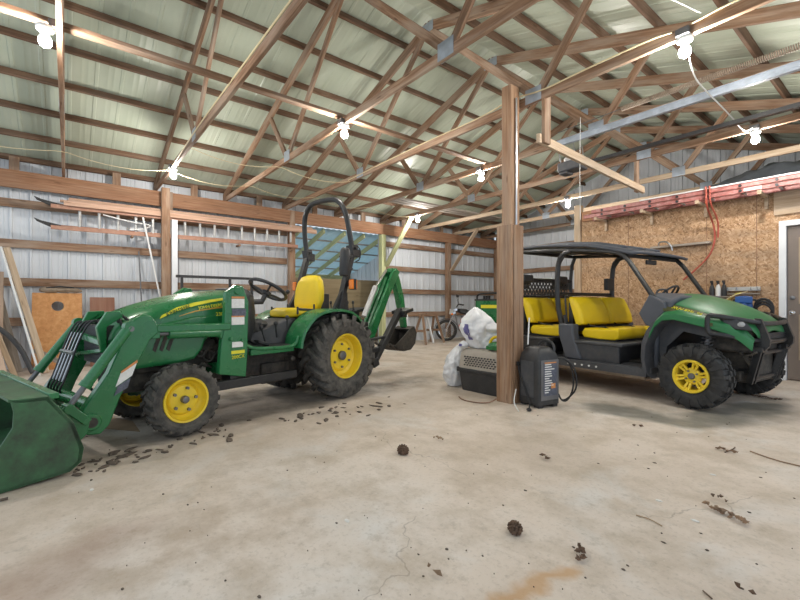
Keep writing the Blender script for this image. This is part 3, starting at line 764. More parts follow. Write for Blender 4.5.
hs.tube(smooth([(2.20, .50, .58), (2.24, .42, .47), (2.34, .36, .42), (2.42, .40, .50)], 2), .011, 7)
hs.build('hydraulic_hose', 'wire_black', ld)
ht = MB()
for k in range(4): ht.tube(smooth([(2.31, -.34+.078*k, .86), (2.34, -.34+.078*k, .78), (2.44, -.34+.078*k, .48)], 2), .007, 7)
ht.box((2.37, -.25, .70), (.03, .30, .025), (0, R(-60), 0))
ht.build('hose_pipe', 'steel', ld)
# bucket
BW = .76
out = [(2.73,.525),(2.60,.34),(2.545,.16),(2.56,.075),(2.62,.03),(2.95,.006),(3.45,.004)]
inn = [(3.45,.016),(2.95,.022),(2.635,.048),(2.585,.085),(2.575,.16),(2.625,.33),(2.745,.505)]
bk = MB(); bk.plate(out+inn, -BW, BW)
bk.plate([(2.72,.53),(2.70,.50),(2.86,.508),(2.915,.522),(2.915,.542),(2.86,.53)], -BW, BW)
for s in (-1, 1):
    bk.plate([(2.73,.53),(2.60,.34),(2.545,.16),(2.56,.07),(2.62,.025),(2.95,.002),(3.45,0),(3.38,.06),(3.10,.15),(2.955,.26),(2.895,.37),(2.89,.46),(2.905,.535)], s*BW, s*(BW-.018))
bkt = bk.build('bucket', 'green_dusty', ld, bev=.004)
bb = MB()
bb.bar((2.70,-BW,.525), (2.70,BW,.525), .05, .035)
for s in (-1, 1):
    for dy in (-.055, .055):
        bb.plate([(2.56,.10),(2.47,.20),(2.45,.30),(2.52,.345),(2.66,.44)], s*.50+dy-.012, s*.50+dy+.012)
bb.build('bucket_bracket', 'green', ld, bev=.005)
# step rail, platform, fenders
def _f(st, s):
    st.bar((1.50, s*.47, .36), (.58, s*.47, .36), .06, .085).box((1.30, s*.40, .40), (.08, .16, .08))
per_side('step_rail', 'black_metal', tr, _f, bev=.01)
pf = MB()
pf.box2((.50, -.45, .635), (1.19, .45, .665)).build('platform', 'black_plastic', tr, bev=.008)
tun = MB(); tun.loft([[V((x, y, z)) for y, z in ((-w,.66),(-w*.8,h),(w*.8,h),(w,.66))] for x, w, h in ((1.18,.20,.92),(.95,.17,.80),(.72,.18,.84),(.48,.24,.93),(.25,.25,.95))])
tun.build('centre_tunnel', 'charcoal_plastic', tr, bev=.015)
for x, y, z, tx in ((.78,.22,.80,.06), (.66,.26,.84,.03), (.55,.30,.90,.02)): MB().cyl((x, y, z-.1), (x+tx, y+.02, z+.04), .010).ell((x+tx, y+.02, z+.05), (.022,.022,.028), 10, 6).build('lever', 'black_plastic', tr)
MB().box((.90,.33,.70), (.14,.09,.03), (0, R(-18), 0)).build('pedal', 'black_metal', tr, bev=.006); MB().box((.98,.28,.71), (.08,.08,.02), (0, R(-30), 0)).build('pedal', 'black_metal', tr, bev=.006)
lv = MB()
lv.box((.86,.10,.84), (.20,.12,.10), (.2,.1,.3)).ell((.78,.06,.88), (.12,.09,.06), 12, 8, .3, 2)
lv.build('work_gloves', 'black_plastic', tr, bev=.006)
def _f(fd, s):
    p = [(.60,.63),(.585,.72),(.545,.81),(.47,.90),(.38,.975),(.27,1.02),(.12,1.045),(-.05,1.045),(-.20,1.02),(-.32,.96),(-.40,.88)]
    rows = []
    for x, z in p:
        c = V((0, 0, .49)); d = (V((x, 0, z))-c).normalized()*.022
        q = V((x, 0, z))
        rows.append([V((q.x, s*.27, q.z-.0)), V((q.x, s*.50, q.z)), V((q.x-d.x*.3, s*.535, q.z-d.z*.3)), V((q.x-d.x*1.6, s*.54, q.z-d.z*1.6)), V((q.x-d.x*1.5, s*.52, q.z-d.z*1.5)), V((q.x-d.x*1.2, s*.27, q.z-d.z*1.2))])
    fd.loft(rows)
    fd.prism([(x, s*.27, z) for x, z in p[:]]+[(-.35, s*.27, .66), (.45, s*.27, .63)], (0, s*.015, 0))
per_side('fender', 'green', tr, _f, sharp=40, loc=(-.03, 0, 0))
def _f(lip, s):
    lip.tube(smooth([(1.215, s*.455, .86), (1.20, s*.46, .74), (1.13, s*.465, .675), (1.0, s*.47, .655), (.64, s*.47, .645), (.575, s*.48, .68), (.56, s*.49, .76)], 2), .020, 8)
    lip.box2((.60, s*.43, .60), (1.12, s*.475, .655))
per_side('platform_edge', 'green', tr, _f, bev=.006)
# cowl, steering wheel, seat
cw = MB()
cw.loft([[V((x+dx, y, z)) for x, y in ((1.13,-.22),(1.13,.22),(1.0,.24),(.89,.17),(.89,-.17),(1.0,-.24))] for z, dx in ((.66,.04),(.85,-.02),(1.02,-.03),(1.19,-.01))]+[[V((x+.03, y, 1.265)) for x, y in ((1.10,-.17),(1.10,.17),(1.0,.18),(.92,.12),(.92,-.12),(1.0,-.18))]])
cw.build('steering_cowl', 'black_plastic', tr, bev=.02, sharp=50)
fb = MB().loft([[V((x, y, z)) for x, y in ((1.17,-.28),(1.17,.28),(1.13,.28),(1.13,-.28))] for z in (.70, 1.22)])
fb.build('firewall', 'green', tr, bev=.015)
sw = MB(); cc = V((.585, .0, 1.262)); nrm = V((-.52, 0, .85)).normalized(); u = V((0,1,0)); w = nrm.cross(u)
sw.tube([cc+u*(.215*math.cos(a))+w*(.215*math.sin(a)) for a in [2*math.pi*k/32 for k in range(32)]], .020, 9, closed=True)
for a in (R(90), R(210), R(330)):
    sw.tube([cc-nrm*.05, cc-nrm*.02+u*(.1*math.cos(a))+w*(.1*math.sin(a)), cc+u*(.2*math.cos(a))+w*(.2*math.sin(a))], .013, 7)
sw.lathe([(.05,-.07),(.055,-.03),(.03,-.02),(.001,-.018)], cc, nrm, 16)
sw.tube([cc-nrm*.06, cc-nrm*.16, (.93,0,1.12)], .030, 10)
a = R(50); pk = cc+u*(.205*math.cos(a))+w*(.205*math.sin(a)); sw.cyl(pk, pk+nrm*.05, .012).ell(pk+nrm*.07, (.026,.026,.026), 10, 6)
sw.build('steering_wheel', 'black_plastic', tr)
se = MB()
def sect(c, hw, th, n=16, fwd=V((1,0,0)), up=V((0,0,1))):
    c = V(c); o = []
    for k in range(n):
        b = 2*math.pi*k/n; cx = math.copysign(abs(math.cos(b))**.45, math.cos(b)); sx = math.copysign(abs(math.sin(b))**.6, math.sin(b))
        o.append(c+V((0,1,0))*hw*cx+up*th*sx)
    return o
se.loft([sect((x, 0, z), hw, th) for x, z, hw, th in ((.43,.98,.14,.02),(.41,.99,.21,.045),(.34,1.0,.25,.058),(.20,.985,.26,.064),(.08,.985,.255,.066),(-.02,1.0,.22,.055),(-.05,1.01,.16,.02))])
up = V((-1,0,.18)).normalized()
se.loft([sect((x, 0, z), hw, th, up=up) for x, z, hw, th in ((.01,.99,.15,.02),(.01,1.03,.21,.055),(-.01,1.14,.245,.065),(-.025,1.28,.235,.064),(-.035,1.38,.205,.058),(-.045,1.44,.15,.04),(-.05,1.458,.09,.015))])
seat = se.build('seat', 'seat_yellow', tr, sharp=70)
sb = MB().box2((.0,-.20,.90), (.36,.20,.945)).box2((.10,-.16,.74), (.34,.16,.92))
sb.loft([sect((x, 0, z), hw, .035, up=up) for x, z, hw in ((-.03,1.05,.17),(-.06,1.2,.20),(-.09,1.36,.16),(-.10,1.40,.10))])
for s in (-1, 1): sb.bar((.34, s*.24, 1.04), (-.02, s*.25, 1.02), .03, .03).cyl((.36, s*.24, .98), (.36, s*.24, 1.07), .012).cyl((.12, s*.245, .98), (.12, s*.245, 1.10), .011)
sb.box((-.15, 0, 1.12), (.14,.30,.22))
sb.build('seat_base', 'black_plastic', seat, bev=.012)
# roll bar
rb = MB(); pts = []
left = [(-.10,.42,.80),(-.17,.42,1.03),(-.33,.42,1.66),(-.36,.42,1.76)]
pth = left+[(-.33,.425,1.86),(-.29,.41,2.10),(-.265,.375,2.27),(-.255,.29,2.39),(-.25,.17,2.435)]
full = [V(p) for p in pth]+[V((p[0],-p[1],p[2])) for p in pth[::-1]]
rb.tube(smooth(full[3:-3], 2), .034, 12)
for s in (-1, 1):
    rb.bar((-.06, s*.42, .86), (-.34, s*.42, 1.72), .06, .075, up=(0,1,0))
    rb.plate([(.02,.80),(.03,.96),(-.15,1.26),(-.25,1.24),(-.26,.86)], s*.40, s*.44)
    rb.box((-.355, s*.42, 1.765), (.10,.10,.15), (0,R(12),0)).box((-.43, s*.42, 1.74), (.05,.08,.10)).cyl((-.36,s*.35,1.80),(-.36,s*.50,1.80),.02)
    rb.tube(smooth([(-.41,s*.45,1.84),(-.47,s*.46,1.78),(-.45,s*.46,1.66),(-.38,s*.45,1.63)],1), .008, 6)
rops = rb.build('roll_bar', 'black_metal', tr, bev=.008)
for s in (-1, 1):
    MB().box((-.25, s*.53, 1.34), (.085,.07,.12)).build('flasher', 'amber', rops, bev=.012)
    MB().box((-.26, s*.475, 1.34), (.05,.06,.05)).box((-.25, s*.53, 1.34), (.04,.08,.13)).build('flasher_bracket', 'black_metal', rops)
cn = MB(); cn.lathe([(.05,0),(.062,.02),(.062,.30),(.05,.33),(.03,.345)], (-.16,.47,1.44), (-.05,0,1), 16).box((-.2,.46,1.53), (.1,.14,.02)).box((-.2,.46,1.68), (.1,.14,.02))
cn.build('canister', 'black_plastic', rops, bev=.003)
# backhoe
mp = MB()
mp.box2((-.62,-.30,.42), (-.30,.30,.62)).box2((-.95,-.16,.36), (-.60,.16,.78)).bar((-.55,-.50,.46), (-.55,.50,.46), .12, .14)
mp.cyl((-.95,0,.30),(-.95,0,.88),.07)
mp.box2((-.75,-.32,.80), (-.50,.34,.86))
for k in range(6): mp.cyl((-.62,-.2+.08*k,.85), (-.58-.02*(k%2),-.2+.08*k,1.10), .008).ell((-.58-.02*(k%2),-.2+.08*k,1.12), (.018,.018,.026), 8, 6)
for k in range(6): mp.tube(smooth([(-.65,.05+.03*k,.8),(-.75,.12+.02*k,.95),(-.85,.08,.85),(-.98,.05,.70)],2), .012, 6)
bh = mp.build('backhoe', 'black_metal', tr, bev=.012)
bo = MB()
for s in (-1, 1):
    bo.plate([(-1.02,.52),(-1.14,.56),(-1.52,1.22),(-1.72,1.52),(-1.78,1.60),(-1.70,1.66),(-1.60,1.60),(-1.38,1.22),(-1.08,.76)], s*.055, s*.10)
bo.bar((-1.15,0,.72), (-1.60,0,1.50), .11, .06, up=(0,1,0))
boom = bo.build('backhoe_boom', 'green', bh, bev=.010)
dp = MB()
dp.plate([(-1.66,1.66),(-1.60,1.60),(-1.70,1.50),(-1.80,1.28),(-1.98,.72),(-2.05,.70),(-2.04,.78),(-1.96,1.20),(-1.84,1.52),(-1.74,1.66)], -.05, .05)
dp.build('dipper', 'green', bh, bev=.010)
bc = MB(); bc.cyl((-1.04,0,.92), (-1.30,0,1.36), .038, 14).mat(1).cyl((-1.28,0,1.33), (-1.56,0,1.62), .02, 12)
bc.build('boom_cylinder', ['aluminium','chrome'], bh)
bq = MB(); o2 = [(-1.95,.70),(-2.08,.74),(-2.14,.62),(-2.10,.46),(-1.98,.37),(-1.80,.36),(-1.62,.40),(-1.56,.46)]
i2 = [(-1.58,.475),(-1.66,.425),(-1.82,.39),(-1.97,.40),(-2.075,.48),(-2.11,.62),(-2.07,.71),(-1.97,.68)]
bq.plate(o2+i2, -.17, .17)
for s in (-1, 1): bq.plate(o2, s*.17, s*.155)
for k in range(4): bq.bar((-1.60,-.14+.093*k,.43), (-1.46,-.14+.093*k,.50), .04, .025)
bq.build('backhoe_bucket', 'grime', bh, bev=.005)
for s in (-1, 1):
    sl = MB(); a = V((-.72, s*.46, .33)); b = V((-1.30, s*.46, 1.02))
    sl.bar(a, b, .075, .085, up=(0,1,0)).box(a+(b-a)*.0+V((.0,0,0)), (.11,.10,.11), (0,R(20),0))
    sl.bar((-.60,s*.40,.46), (-.86,s*.46,.50), .06, .07).bar((-.58,s*.42,.62), (-1.0,s*.46,.66), .035, .035)
    sl.box(b+V((-.06,0,-.02)), (.22,.24,.05), (0,R(12),0)).box(b+V((-.03,0,-.06)), (.10,.14,.10))
    sl.build('stabilizer_leg', 'black_metal', bh, bev=.008)
# ---------------------------------------------------------------- four-seat utility vehicle (local x forward, y to its left; the camera sees y < 0)
UH = math.atan2(-.111, .994)
ut = thing('utility_vehicle', 'green four-seat utility vehicle with yellow seats, black roof and brush guard', 'utility vehicle', (-1.466, 5.855, 0), UH)
for x, s, stv, sd_ in ((0, -1, 0, 1), (0, 1, 0, 2), (-2.86, -1, 0, 3), (-2.86, 1, 0, 4)): utv_wheel(ut, (x, s*.68, .345), s, stv, sd_)
fr = MB()
fr.box2((-3.2,-.40,.30), (.30,.40,.40)).box2((-.25,-.30,.28), (.36,.30,.62)).box2((-3.15,-.35,.38), (-2.55,.35,.72))
for x in (0, -2.86):
    for s in (-1, 1):
        for dx in (-.16, .16): fr.bar((x+dx, s*.25, .36), (x+dx*.3, s*.58, .33), .035, .04)
        fr.bar((x, s*.2, .38), (x, s*.6, .352), .05, .05)
        fr.bar((x+.10, s*.25, .62), (x+.02, s*.56, .45), .03, .03)
fr.build('chassis', 'grime', ut, bev=.01)
def _f(sh, s):
    a = V((-.02, s*.50, .42)); b = V((.06, s*.40, .92)); d = b-a
    sh.cyl(a, b, .028, 12)
    sh.tube([a+d*(.15+.75*k/72)+V((math.cos(k*.785)*.055, math.sin(k*.785)*.055, 0)) for k in range(73)], .009, 6)
per_side('shock_absorber', 'iron', ut, _f)
# floor tub and sills
tb = MB()
tb.box2((-2.55,-.72,.30), (-.42,.72,.37))
for s in (-1, 1):
    tb.box2((-2.45, s*.68, .27), (-.45, s*.77, .36))
    for k in range(5): tb.cyl((-1.40+.055*k, s*.768, .315), (-1.40+.055*k, s*.772, .315), .012, 8)
tb.build('floor_tub', 'charcoal_plastic', ut, bev=.012)
sk = MB().box2((-2.4,-.70,.225), (-.5,.70,.245)).box2((-2.42,-.745,.245), (-.48,-.715,.28)).box2((-2.42,.715,.245), (-.48,.745,.28))
sk.build('skid_plate', 'canvas', ut, bev=.004)
def _f(dt, s):
    for k in range(5): dt.cyl((-1.46+.10*k, s*.765, .312), (-1.46+.10*k, s*.776, .312), .013, 10)
per_side('reflector_studs', 'white_plastic', ut, _f)
# seat bases
for x0, x1, nm in ((-1.60,-.80,'f'), (-2.40,-1.86,'r')):
    b = MB()
    b.loft([[V((x, y, z)) for x, y in ((x0,-.72+e),(x1-.0,-.72+e),(x1+f,-.60),(x1+f,.60),(x1,.72-e),(x0,.72-e))] for z, e, f in ((.36,.03,-.06),(.50,.01,-.02),(.59,0,.03),(.62,.0,.04))])
    b.box2((x0-.0,-.735,.575), (x1+.05,.735,.625))
    b.build('seat_base', 'black_plastic' if nm == 'r' else 'charcoal_plastic', ut, bev=.018)
def _f(pb, s):
    pb.loft([[V((x+dx, y, z)) for x, y in ((-1.63,s*.74),(-1.40,s*.74),(-1.40,s*.60),(-1.63,s*.60))] for z, dx in ((.37,.10),(.58,.02),(.70,-.02),(.83,-.02))])
per_side('pillar_base', 'slate_plastic', ut, _f, bev=.02)
# seats
def cushion(mb, x0, x1, y0, y1, z0, z1, tilt):
    n = 6
    for (a, b) in ((y0, y1),):
        rows = []
        for x, t0, t1 in ((x0, .35, .75), (x0+.02, .1, .95), (x0+(x1-x0)*.5, 0, .97), (x1-.06, 0, 1.06), (x1-.012, .12, 1.0), (x1, .35, .8)):
            zz = lambda q: z0+(z1-z0)*q+tilt*(x-x0)
            e = .012
            rows.append([V((x, a, zz(t0)+e)), V((x, a+e, zz(t0))), V((x, b-e, zz(t0))), V((x, b, zz(t0)+e)), V((x, b, zz(t1)-.025)), V((x, b-.03, zz(t1))), V((x, a+.03, zz(t1))), V((x, a, zz(t1)-.025))])
        mb.loft(rows)
def backrest(mb, xb, y0, y1, z0, z1, lean, th=.13):
    rows = []
    for u, t, ins in ((0, .55, .0), (.06, .9, 0), (.35, 1.05, .0), (.7, .95, .004), (.93, .8, .012), (1, .4, .03)):
        z = z0+(z1-z0)*u; x = xb-lean*u
        a, b = y0+ins, y1-ins
        rows.append([V((x, a, z)), V((x, b, z)), V((x+th*t*.75, b, z)), V((x+th*t, b-.035, z)), V((x+th*t*.97, (a+b)/2, z)), V((x+th*t, a+.035, z)), V((x+th*t*.75, a, z))])
    mb.loft(rows)
for xs, nm in ((-1.52, 'front'), (-2.35, 'rear')):
    for a, b in ((-.62,.04), (.055,.62)) if nm == 'front' else ((-.62,-.005), (.005,.62)):
        m = MB(); cushion(m, xs+.16 if nm == 'front' else xs+.12, xs+.66, a, b, .645, .79, .0)
        m.build('seat_cushion', 'seat_yellow', ut, bev=.018, sharp=50)
        m = MB(); backrest(m, xs+.06, a, b, .815, 1.20, .13)
        m.build('seat_back', 'seat_yellow', ut, bev=.022, sharp=50)
sf = MB()
for xs in (-1.52, -2.35):
    sf.box2((xs-.06,-.60,.72), (xs-.0,.60,1.12)); sf.box2((xs,-.60,.62), (xs+.62,.60,.655))
    sf.tube(smooth([(xs-.07,-.62,.80),(xs-.10,-.62,1.14),(xs-.13,-.58,1.23),(xs-.13,.58,1.23),(xs-.10,.62,1.14),(xs-.07,.62,.80)],2), .014, 8)
    for y in (-.50, .12): sf.tube(smooth([(xs+.10,y+.02,.86),(xs+.22,y,.80),(xs+.45,y,.80),(xs+.62,y-.02,.70)],1), .010, 6)
sf.build('seat_frame', 'black_metal', ut, bev=.006)
# roll cage
cg = MB(); rr = .028
for s in (-1, 1):
    y = s*.66
    cg.tube(smooth([(-.30,y,.98),(-.58,y,1.42),(-.75,y,1.68),(-.88,y,1.745),(-1.25,y,1.80),(-1.70,y,1.855),(-2.40,y,1.90)],1), rr, 10)
    cg.tube(smooth([(-1.54,s*.69,.62),(-1.62,s*.69,.82),(-1.72,y,1.10),(-1.72,y,1.60),(-1.66,y,1.78),(-1.50,y,1.82)],1), rr*1.25, 10)
    cg.tube([(-1.50,s*.70,.50),(-1.58,s*.69,.95)], .02, 8)
    cg.tube(smooth([(-2.42,y,.55),(-2.46,y,1.0),(-2.46,y,1.70),(-2.38,y,1.89)],1), rr, 10)
    cg.tube([(-1.72,y,1.62),(-1.56,y,1.83)], .018, 8)
for x, z in ((-.80,1.70),(-1.70,1.85),(-2.42,1.90)): cg.tube([(x,-.66,z),(x,.66,z)], rr*.9, 10)
cg.tube([(-1.74,-.66,1.25),(-1.74,.66,1.25)], .018, 8); cg.tube([(-2.46,-.66,1.22),(-2.46,.66,1.22)], .02, 8); cg.tube([(-2.46,-.66,1.50),(-2.46,.66,1.50)], .02, 8)
cg.build('roll_cage', 'black_metal', ut)
rf_ = MB(); rows = []
for x, z in ((-2.52,1.925),(-2.50,1.965),(-2.0,1.955),(-1.72,1.93),(-1.25,1.875),(-.95,1.80),(-.72,1.735),(-.66,1.715)):
    row = []
    for k in range(9):
        y = -.685+1.37*k/8; row.append(V((x, y, z+.010*(1-(y/.70)**2)-(.014 if k in (0, 8) else 0))))
    rows.append(row)
rf_.loft(rows, wrap=False)
for k in range(3): rf_.loft([[V((x, y-.05, z+.010)), V((x, y-.035, z+.030)), V((x, y+.035, z+.030)), V((x, y+.05, z+.010))] for (x, z) in ((-2.45,1.965),(-1.72,1.94),(-1.25,1.885),(-.9,1.80)) for y in (-.4+.4*k,)], caps=False)
rf_.build('roof', 'slate_plastic', ut, solid=.035, sharp=40)
# perforated rear screen: a plate with round holes cut as a lattice of strips
ps = MB(); nz = 4; ny = 16
def hole_cell(mb, x, y0, y1, z0, z1, r, n=12):
    c = V((x, (y0+y1)/2, (z0+z1)/2)); outer = []; inner = []
    for k in range(n):
        a = 2*math.pi*(k+.5)/n; cy, cz = math.cos(a), math.sin(a); q = max(abs(cy)/((y1-y0)/2), abs(cz)/((z1-z0)/2))
        outer.append(c+V((0, cy/q, cz/q))); inner.append(c+V((0, cy*r, cz*r)))
    mb.loft([outer, inner], caps=False)
w_ = 1.24/ny; hz = .055
for j in range(nz):
    z0 = 1.235+hz*j
    for i in range(ny+(j % 2)):
        y0 = -.62+w_*i-(w_/2 if j % 2 else 0); y1 = y0+w_; y0 = max(y0, -.62); y1 = min(y1, .62)
        if j >= 2 and not (.18 < (y0+.62)/1.24 < .62): ps.add([V((-2.47,y0,z0)),V((-2.47,y1,z0)),V((-2.47,y1,z0+hz)),V((-2.47,y0,z0+hz))], [(0,1,2,3)])
        elif y1-y0 > w_*.8: hole_cell(ps, -2.47, y0, y1, z0, z0+hz, .020)
ps.box2((-2.475,-.62,1.225), (-2.465,.62,1.236)).box2((-2.475,-.62,1.455), (-2.465,.62,1.49))
ps.build('rear_screen', 'black_plastic', ut, solid=.008, sharp=30)
for y in (-.45, .40): MB().box((-2.44, y, 1.50), (.07,.24,.13)).build('headrest', 'black_plastic', ut, bev=.03)
MB().box((-.80,.02,1.64), (.03,.24,.06)).tube([(-.82,.02,1.72),(-.80,.02,1.64)], .012).build('mirror', 'black_plastic', ut, bev=.015)
MB().box((-1.68,.52,1.40), (.06,.20,.18)).tube([(-1.74,.66,1.34),(-1.68,.52,1.38)], .012).build('speaker_pod', 'black_plastic', ut, bev=.015)
# dash and steering wheel
ds = MB()
ds.loft([[V((x, y, z)) for x, z in pr] for y, pr in ((-.66, ((-.30,.86),(-.55,.90),(-.56,1.06),(-.44,1.20),(-.22,1.13))), (-.50, ((-.30,.84),(-.60,.88),(-.60,1.08),(-.47,1.235),(-.20,1.19))), (.50, ((-.30,.84),(-.60,.88),(-.60,1.08),(-.47,1.235),(-.20,1.19))), (.66, ((-.30,.86),(-.55,.90),(-.56,1.06),(-.44,1.20),(-.22,1.13))))])
ds.box2((-.46,-.62,.36), (-.40,.62,.95))
ds.build('dashboard', 'slate_plastic', ut, bev=.025)
su = MB(); cc = V((-.76,.33,1.20)); nrm = V((-.75,0,.66)).normalized(); u = V((0,1,0)); w = nrm.cross(u)
su.tube([cc+u*(.18*math.cos(a))+w*(.18*math.sin(a)) for a in [2*math.pi*k/28 for k in range(28)]], .015, 8, closed=True)
for a in (R(20), R(160), R(270)): su.tube([cc-nrm*.03, cc+u*(.175*math.cos(a))+w*(.175*math.sin(a))], .013, 7)
su.lathe([(.05,-.04),(.05,-.01),(.001,0)], cc, nrm, 14).tube([cc-nrm*.03, cc-nrm*.30], .025)
su.build('steering_wheel', 'black_plastic', ut)
def _f(sp_, s):
    sp_.prism([(x, s*.70, z) for x, z in ((-.455,1.215),(-.575,.99),(-.50,.86),(-.38,.82),(-.27,1.04),(-.29,1.12))], (0, s*-.05, 0))
per_side('side_shield', 'slate_plastic', ut, _f, bev=.015)
ghandle = MB().tube(smooth([(-.50,-.45,1.22),(-.49,-.43,1.27),(-.46,-.30,1.275),(-.46,-.28,1.23)],2), .012, 8)
ghandle.build('grab_handle', 'black_plastic', ut)
# hood and fenders
hg = MB(); rows = []
for x, zt, w1, zs in ((-.34,1.205,.60,1.12),(-.30,1.205,.61,1.11),(-.10,1.165,.61,1.055),(.10,1.105,.59,.985),(.26,1.03,.55,.94),(.38,.955,.48,.87),(.44,.89,.42,.80),(.45,.80,.40,.74)):
    row = []
    for k in range(13):
        q = -1+2*k/12; y = q*w1; z = zt-(zt-zs)*abs(q)**2.6+(.018*math.cos(q*math.pi*1.0)**2 if abs(q) < .5 else 0)
        row.append(V((x, y, z)))
    rows.append(row)
hg.loft(rows, wrap=False)
hood2 = hg.build('hood', 'green_plastic', ut, solid=.012, sharp=50, sub=1)
bp = MB().box2((.02,-.42,.60), (.40,.42,.86)); bp.build('nose_core', 'grime', ut, bev=.03)
def _f(ff, s):
    y0, y1, y2 = s*.56, s*.70, s*.80
    cr_ = [(-.40,.80,.86),(-.34,.93,.98),(-.26,1.01,1.07),(-.14,1.025,1.04),(.02,.985,.98),(.16,.945,.94),(.28,.900,.92),(.36,.825,.85),(.43,.735,.76)]
    rows = []
    for i, (x, z, zi) in enumerate(cr_):
        q = i/(len(cr_)-1); e = .80-.33*max(0, (q-.42)/.58)**1.15; yo = s*e; yi = s*(.58-.14*q)
        rows.append([V((x, yi, zi)), V((x, s*(abs(yi)*.45+e*.55), z+.012)), V((x, yo-s*.03, z)), V((x, yo, z-.025)), V((x-.012, yo, z-.085-.02*q)), V((x-.012, yo-s*.02, z-.09-.02*q)), V((x-.01, yo-s*.045, z-.045)), V((x-.01, yi, zi-.04))])
    ff.loft(rows)
per_side('fender', 'green_plastic', ut, _f, sharp=45, bev=.006)
def _f(fl, s):
    p = [(-.42,.30),(-.475,.34),(-.50,.50),(-.49,.66),(-.44,.80),(-.37,.90),(-.28,.96)]
    rows = [[V((x, s*.60, z)), V((x, s*.79, z)), V((x+.04, s*.79, z-.03)), V((x+.05, s*.76, z-.035)), V((x+.05, s*.60, z-.03))] for x, z in p]
    fl.loft(rows)
    fl.prism([(x, s*.58, z) for x, z in ((-.45,.34),(-.48,.6),(-.40,.85),(-.2,1.0),(.05,.98),(.25,.9),(.1,.75),(-.15,.80),(-.32,.62),(-.36,.36))], (0, s*-.02, 0))
per_side('fender_flare', 'charcoal_plastic', ut, _f, sharp=40, bev=.008)
def _f(m, s):
    m.loft([[V((x, s*.60, c+.012)), V((x, s*.71, c-.050)), V((x, s*.71, c-.075)), V((x, s*.60, c-.02))] for x, c in ((-.30,1.100),(-.20,1.072),(-.10,1.045),(.02,1.010),(.12,.972),(.17,.945))])
per_side('name_strip', 'decal_brown', hood2, _f, sharp=50)
lettering('XUV 825i  S4', .062, 'stripe_yellow', hood2, plane_mtx((-.085,-.657,1.027), (1,0,-.275), (0,.11,.062)), .003, squash=.86)
def _f(hl, s):
    hl.prism([(.20,s*.585,.985),(.36,s*.50,.905),(.40,s*.47,.83),(.28,s*.56,.845),(.18,s*.60,.91)], (.05, s*.03, 0))
per_side('headlight_housing', 'black_plastic', ut, _f, bev=.012)
per_side('headlight', 'lens', ut, lambda m, s: m.ell((.345, s*.538, .895), (.045,.035,.032), 14, 8))
gr = MB().box2((.42,-.36,.70), (.455,.36,.80))
for k in range(5): gr.box2((.455,-.35,.71+.018*k), (.462,.35,.718+.018*k))
gr.build('grille', 'black_plastic', ut, bev=.006)
# brush guard
bg = MB()
for z, zo in ((.90,.985), (.715,.80)):
    bg.tube(smooth([(.14,-.70,zo),(.23,-.67,zo-.01),(.44,-.36,z+.01),(.47,-.2,z),(.47,.2,z),(.44,.36,z+.01),(.23,.67,zo-.01),(.14,.70,zo)],2), .025, 10)
for s in (-1, 1):
    bg.tube(smooth([(.17,s*.69,.985),(.125,s*.705,.975),(.125,s*.705,.82),(.17,s*.69,.80)],2), .025, 10)
    bg.plate([(.40,.955),(.455,.95),(.525,.74),(.52,.68),(.475,.62),(.385,.62),(.40,.70),(.425,.76)], s*.33-.022, s*.33+.022)
    for dy in (-.05, .03): bg.bar((.45, s*.33+dy, .66), (.36, s*.31+dy, .29), .022, .06)
    bg.box((.43, s*.33, .64), (.10,.13,.05))
    bg.bar((.40,s*.30,.42), (.10,s*.25,.38), .05, .05)
bg.tube([(.37,-.35,.33),(.37,.35,.33)], .022, 10); bg.tube([(.43,-.33,.60),(.43,.33,.60)], .020, 10)
bg.build('brush_guard', 'black_metal', ut, bev=.006)
for k in range(8):
    s = -1 if k % 2 else 1
    MB().tube(smooth([(.10+.05*k, s*(.30+.02*k), .62),(.20+.02*k, s*.42, .70-.02*k),(.32, s*.40, .58),(.38, s*.28, .52-.02*k)],2), .011, 6).build('cooling_hose', 'grime', ut)
# cargo box
cbx = MB()
cbx.box2((-3.36,-.70,.80), (-2.58,.70,.84))
for s in (-1, 1): cbx.box2((-3.36,s*.70,.82), (-2.58,s*.66,1.16)); cbx.box2((-3.37,s*.705,.98), (-2.57,s*.70,1.005))
cbx.box2((-3.36,-.70,.82), (-3.32,.70,1.16)).box2((-2.62,-.70,.82), (-2.58,.70,1.16))
cb_ = cbx.build('cargo_box', 'green', ut, bev=.010)
per_side('cargo_stripe', 'stripe_yellow', cb_, lambda m, s: m.box2((-3.22,s*.7015,1.03), (-2.62,s*.7055,1.085)))
def _f(m, s):
    m.tube(smooth([(-3.34,s*.68,1.15),(-3.34,s*.68,1.26),(-3.2,s*.68,1.28),(-2.6,s*.68,1.28),(-2.58,s*.68,1.17)],1), .016, 8).box2((-3.37,s*.65,1.155), (-2.57,s*.71,1.185))
per_side('cargo_rail', 'black_metal', cb_, _f)
for k in range(3): MB().cyl((-3.25+.06*k,-.60,1.16),(-3.25+.06*k,-.60,1.24), .02, 8).build('tie_down', 'black_metal', cb_)
def _f(rg, s):
    rows = []
    for a in range(-20, 201, 20): rows.append([V((-2.86+.42*math.cos(R(a)), s*yy, .36+.42*math.sin(R(a)))) for yy in (.50,.80)])
    rg.loft(rows, wrap=False)
per_side('rear_fender', 'black_plastic', ut, _f, solid=.012)
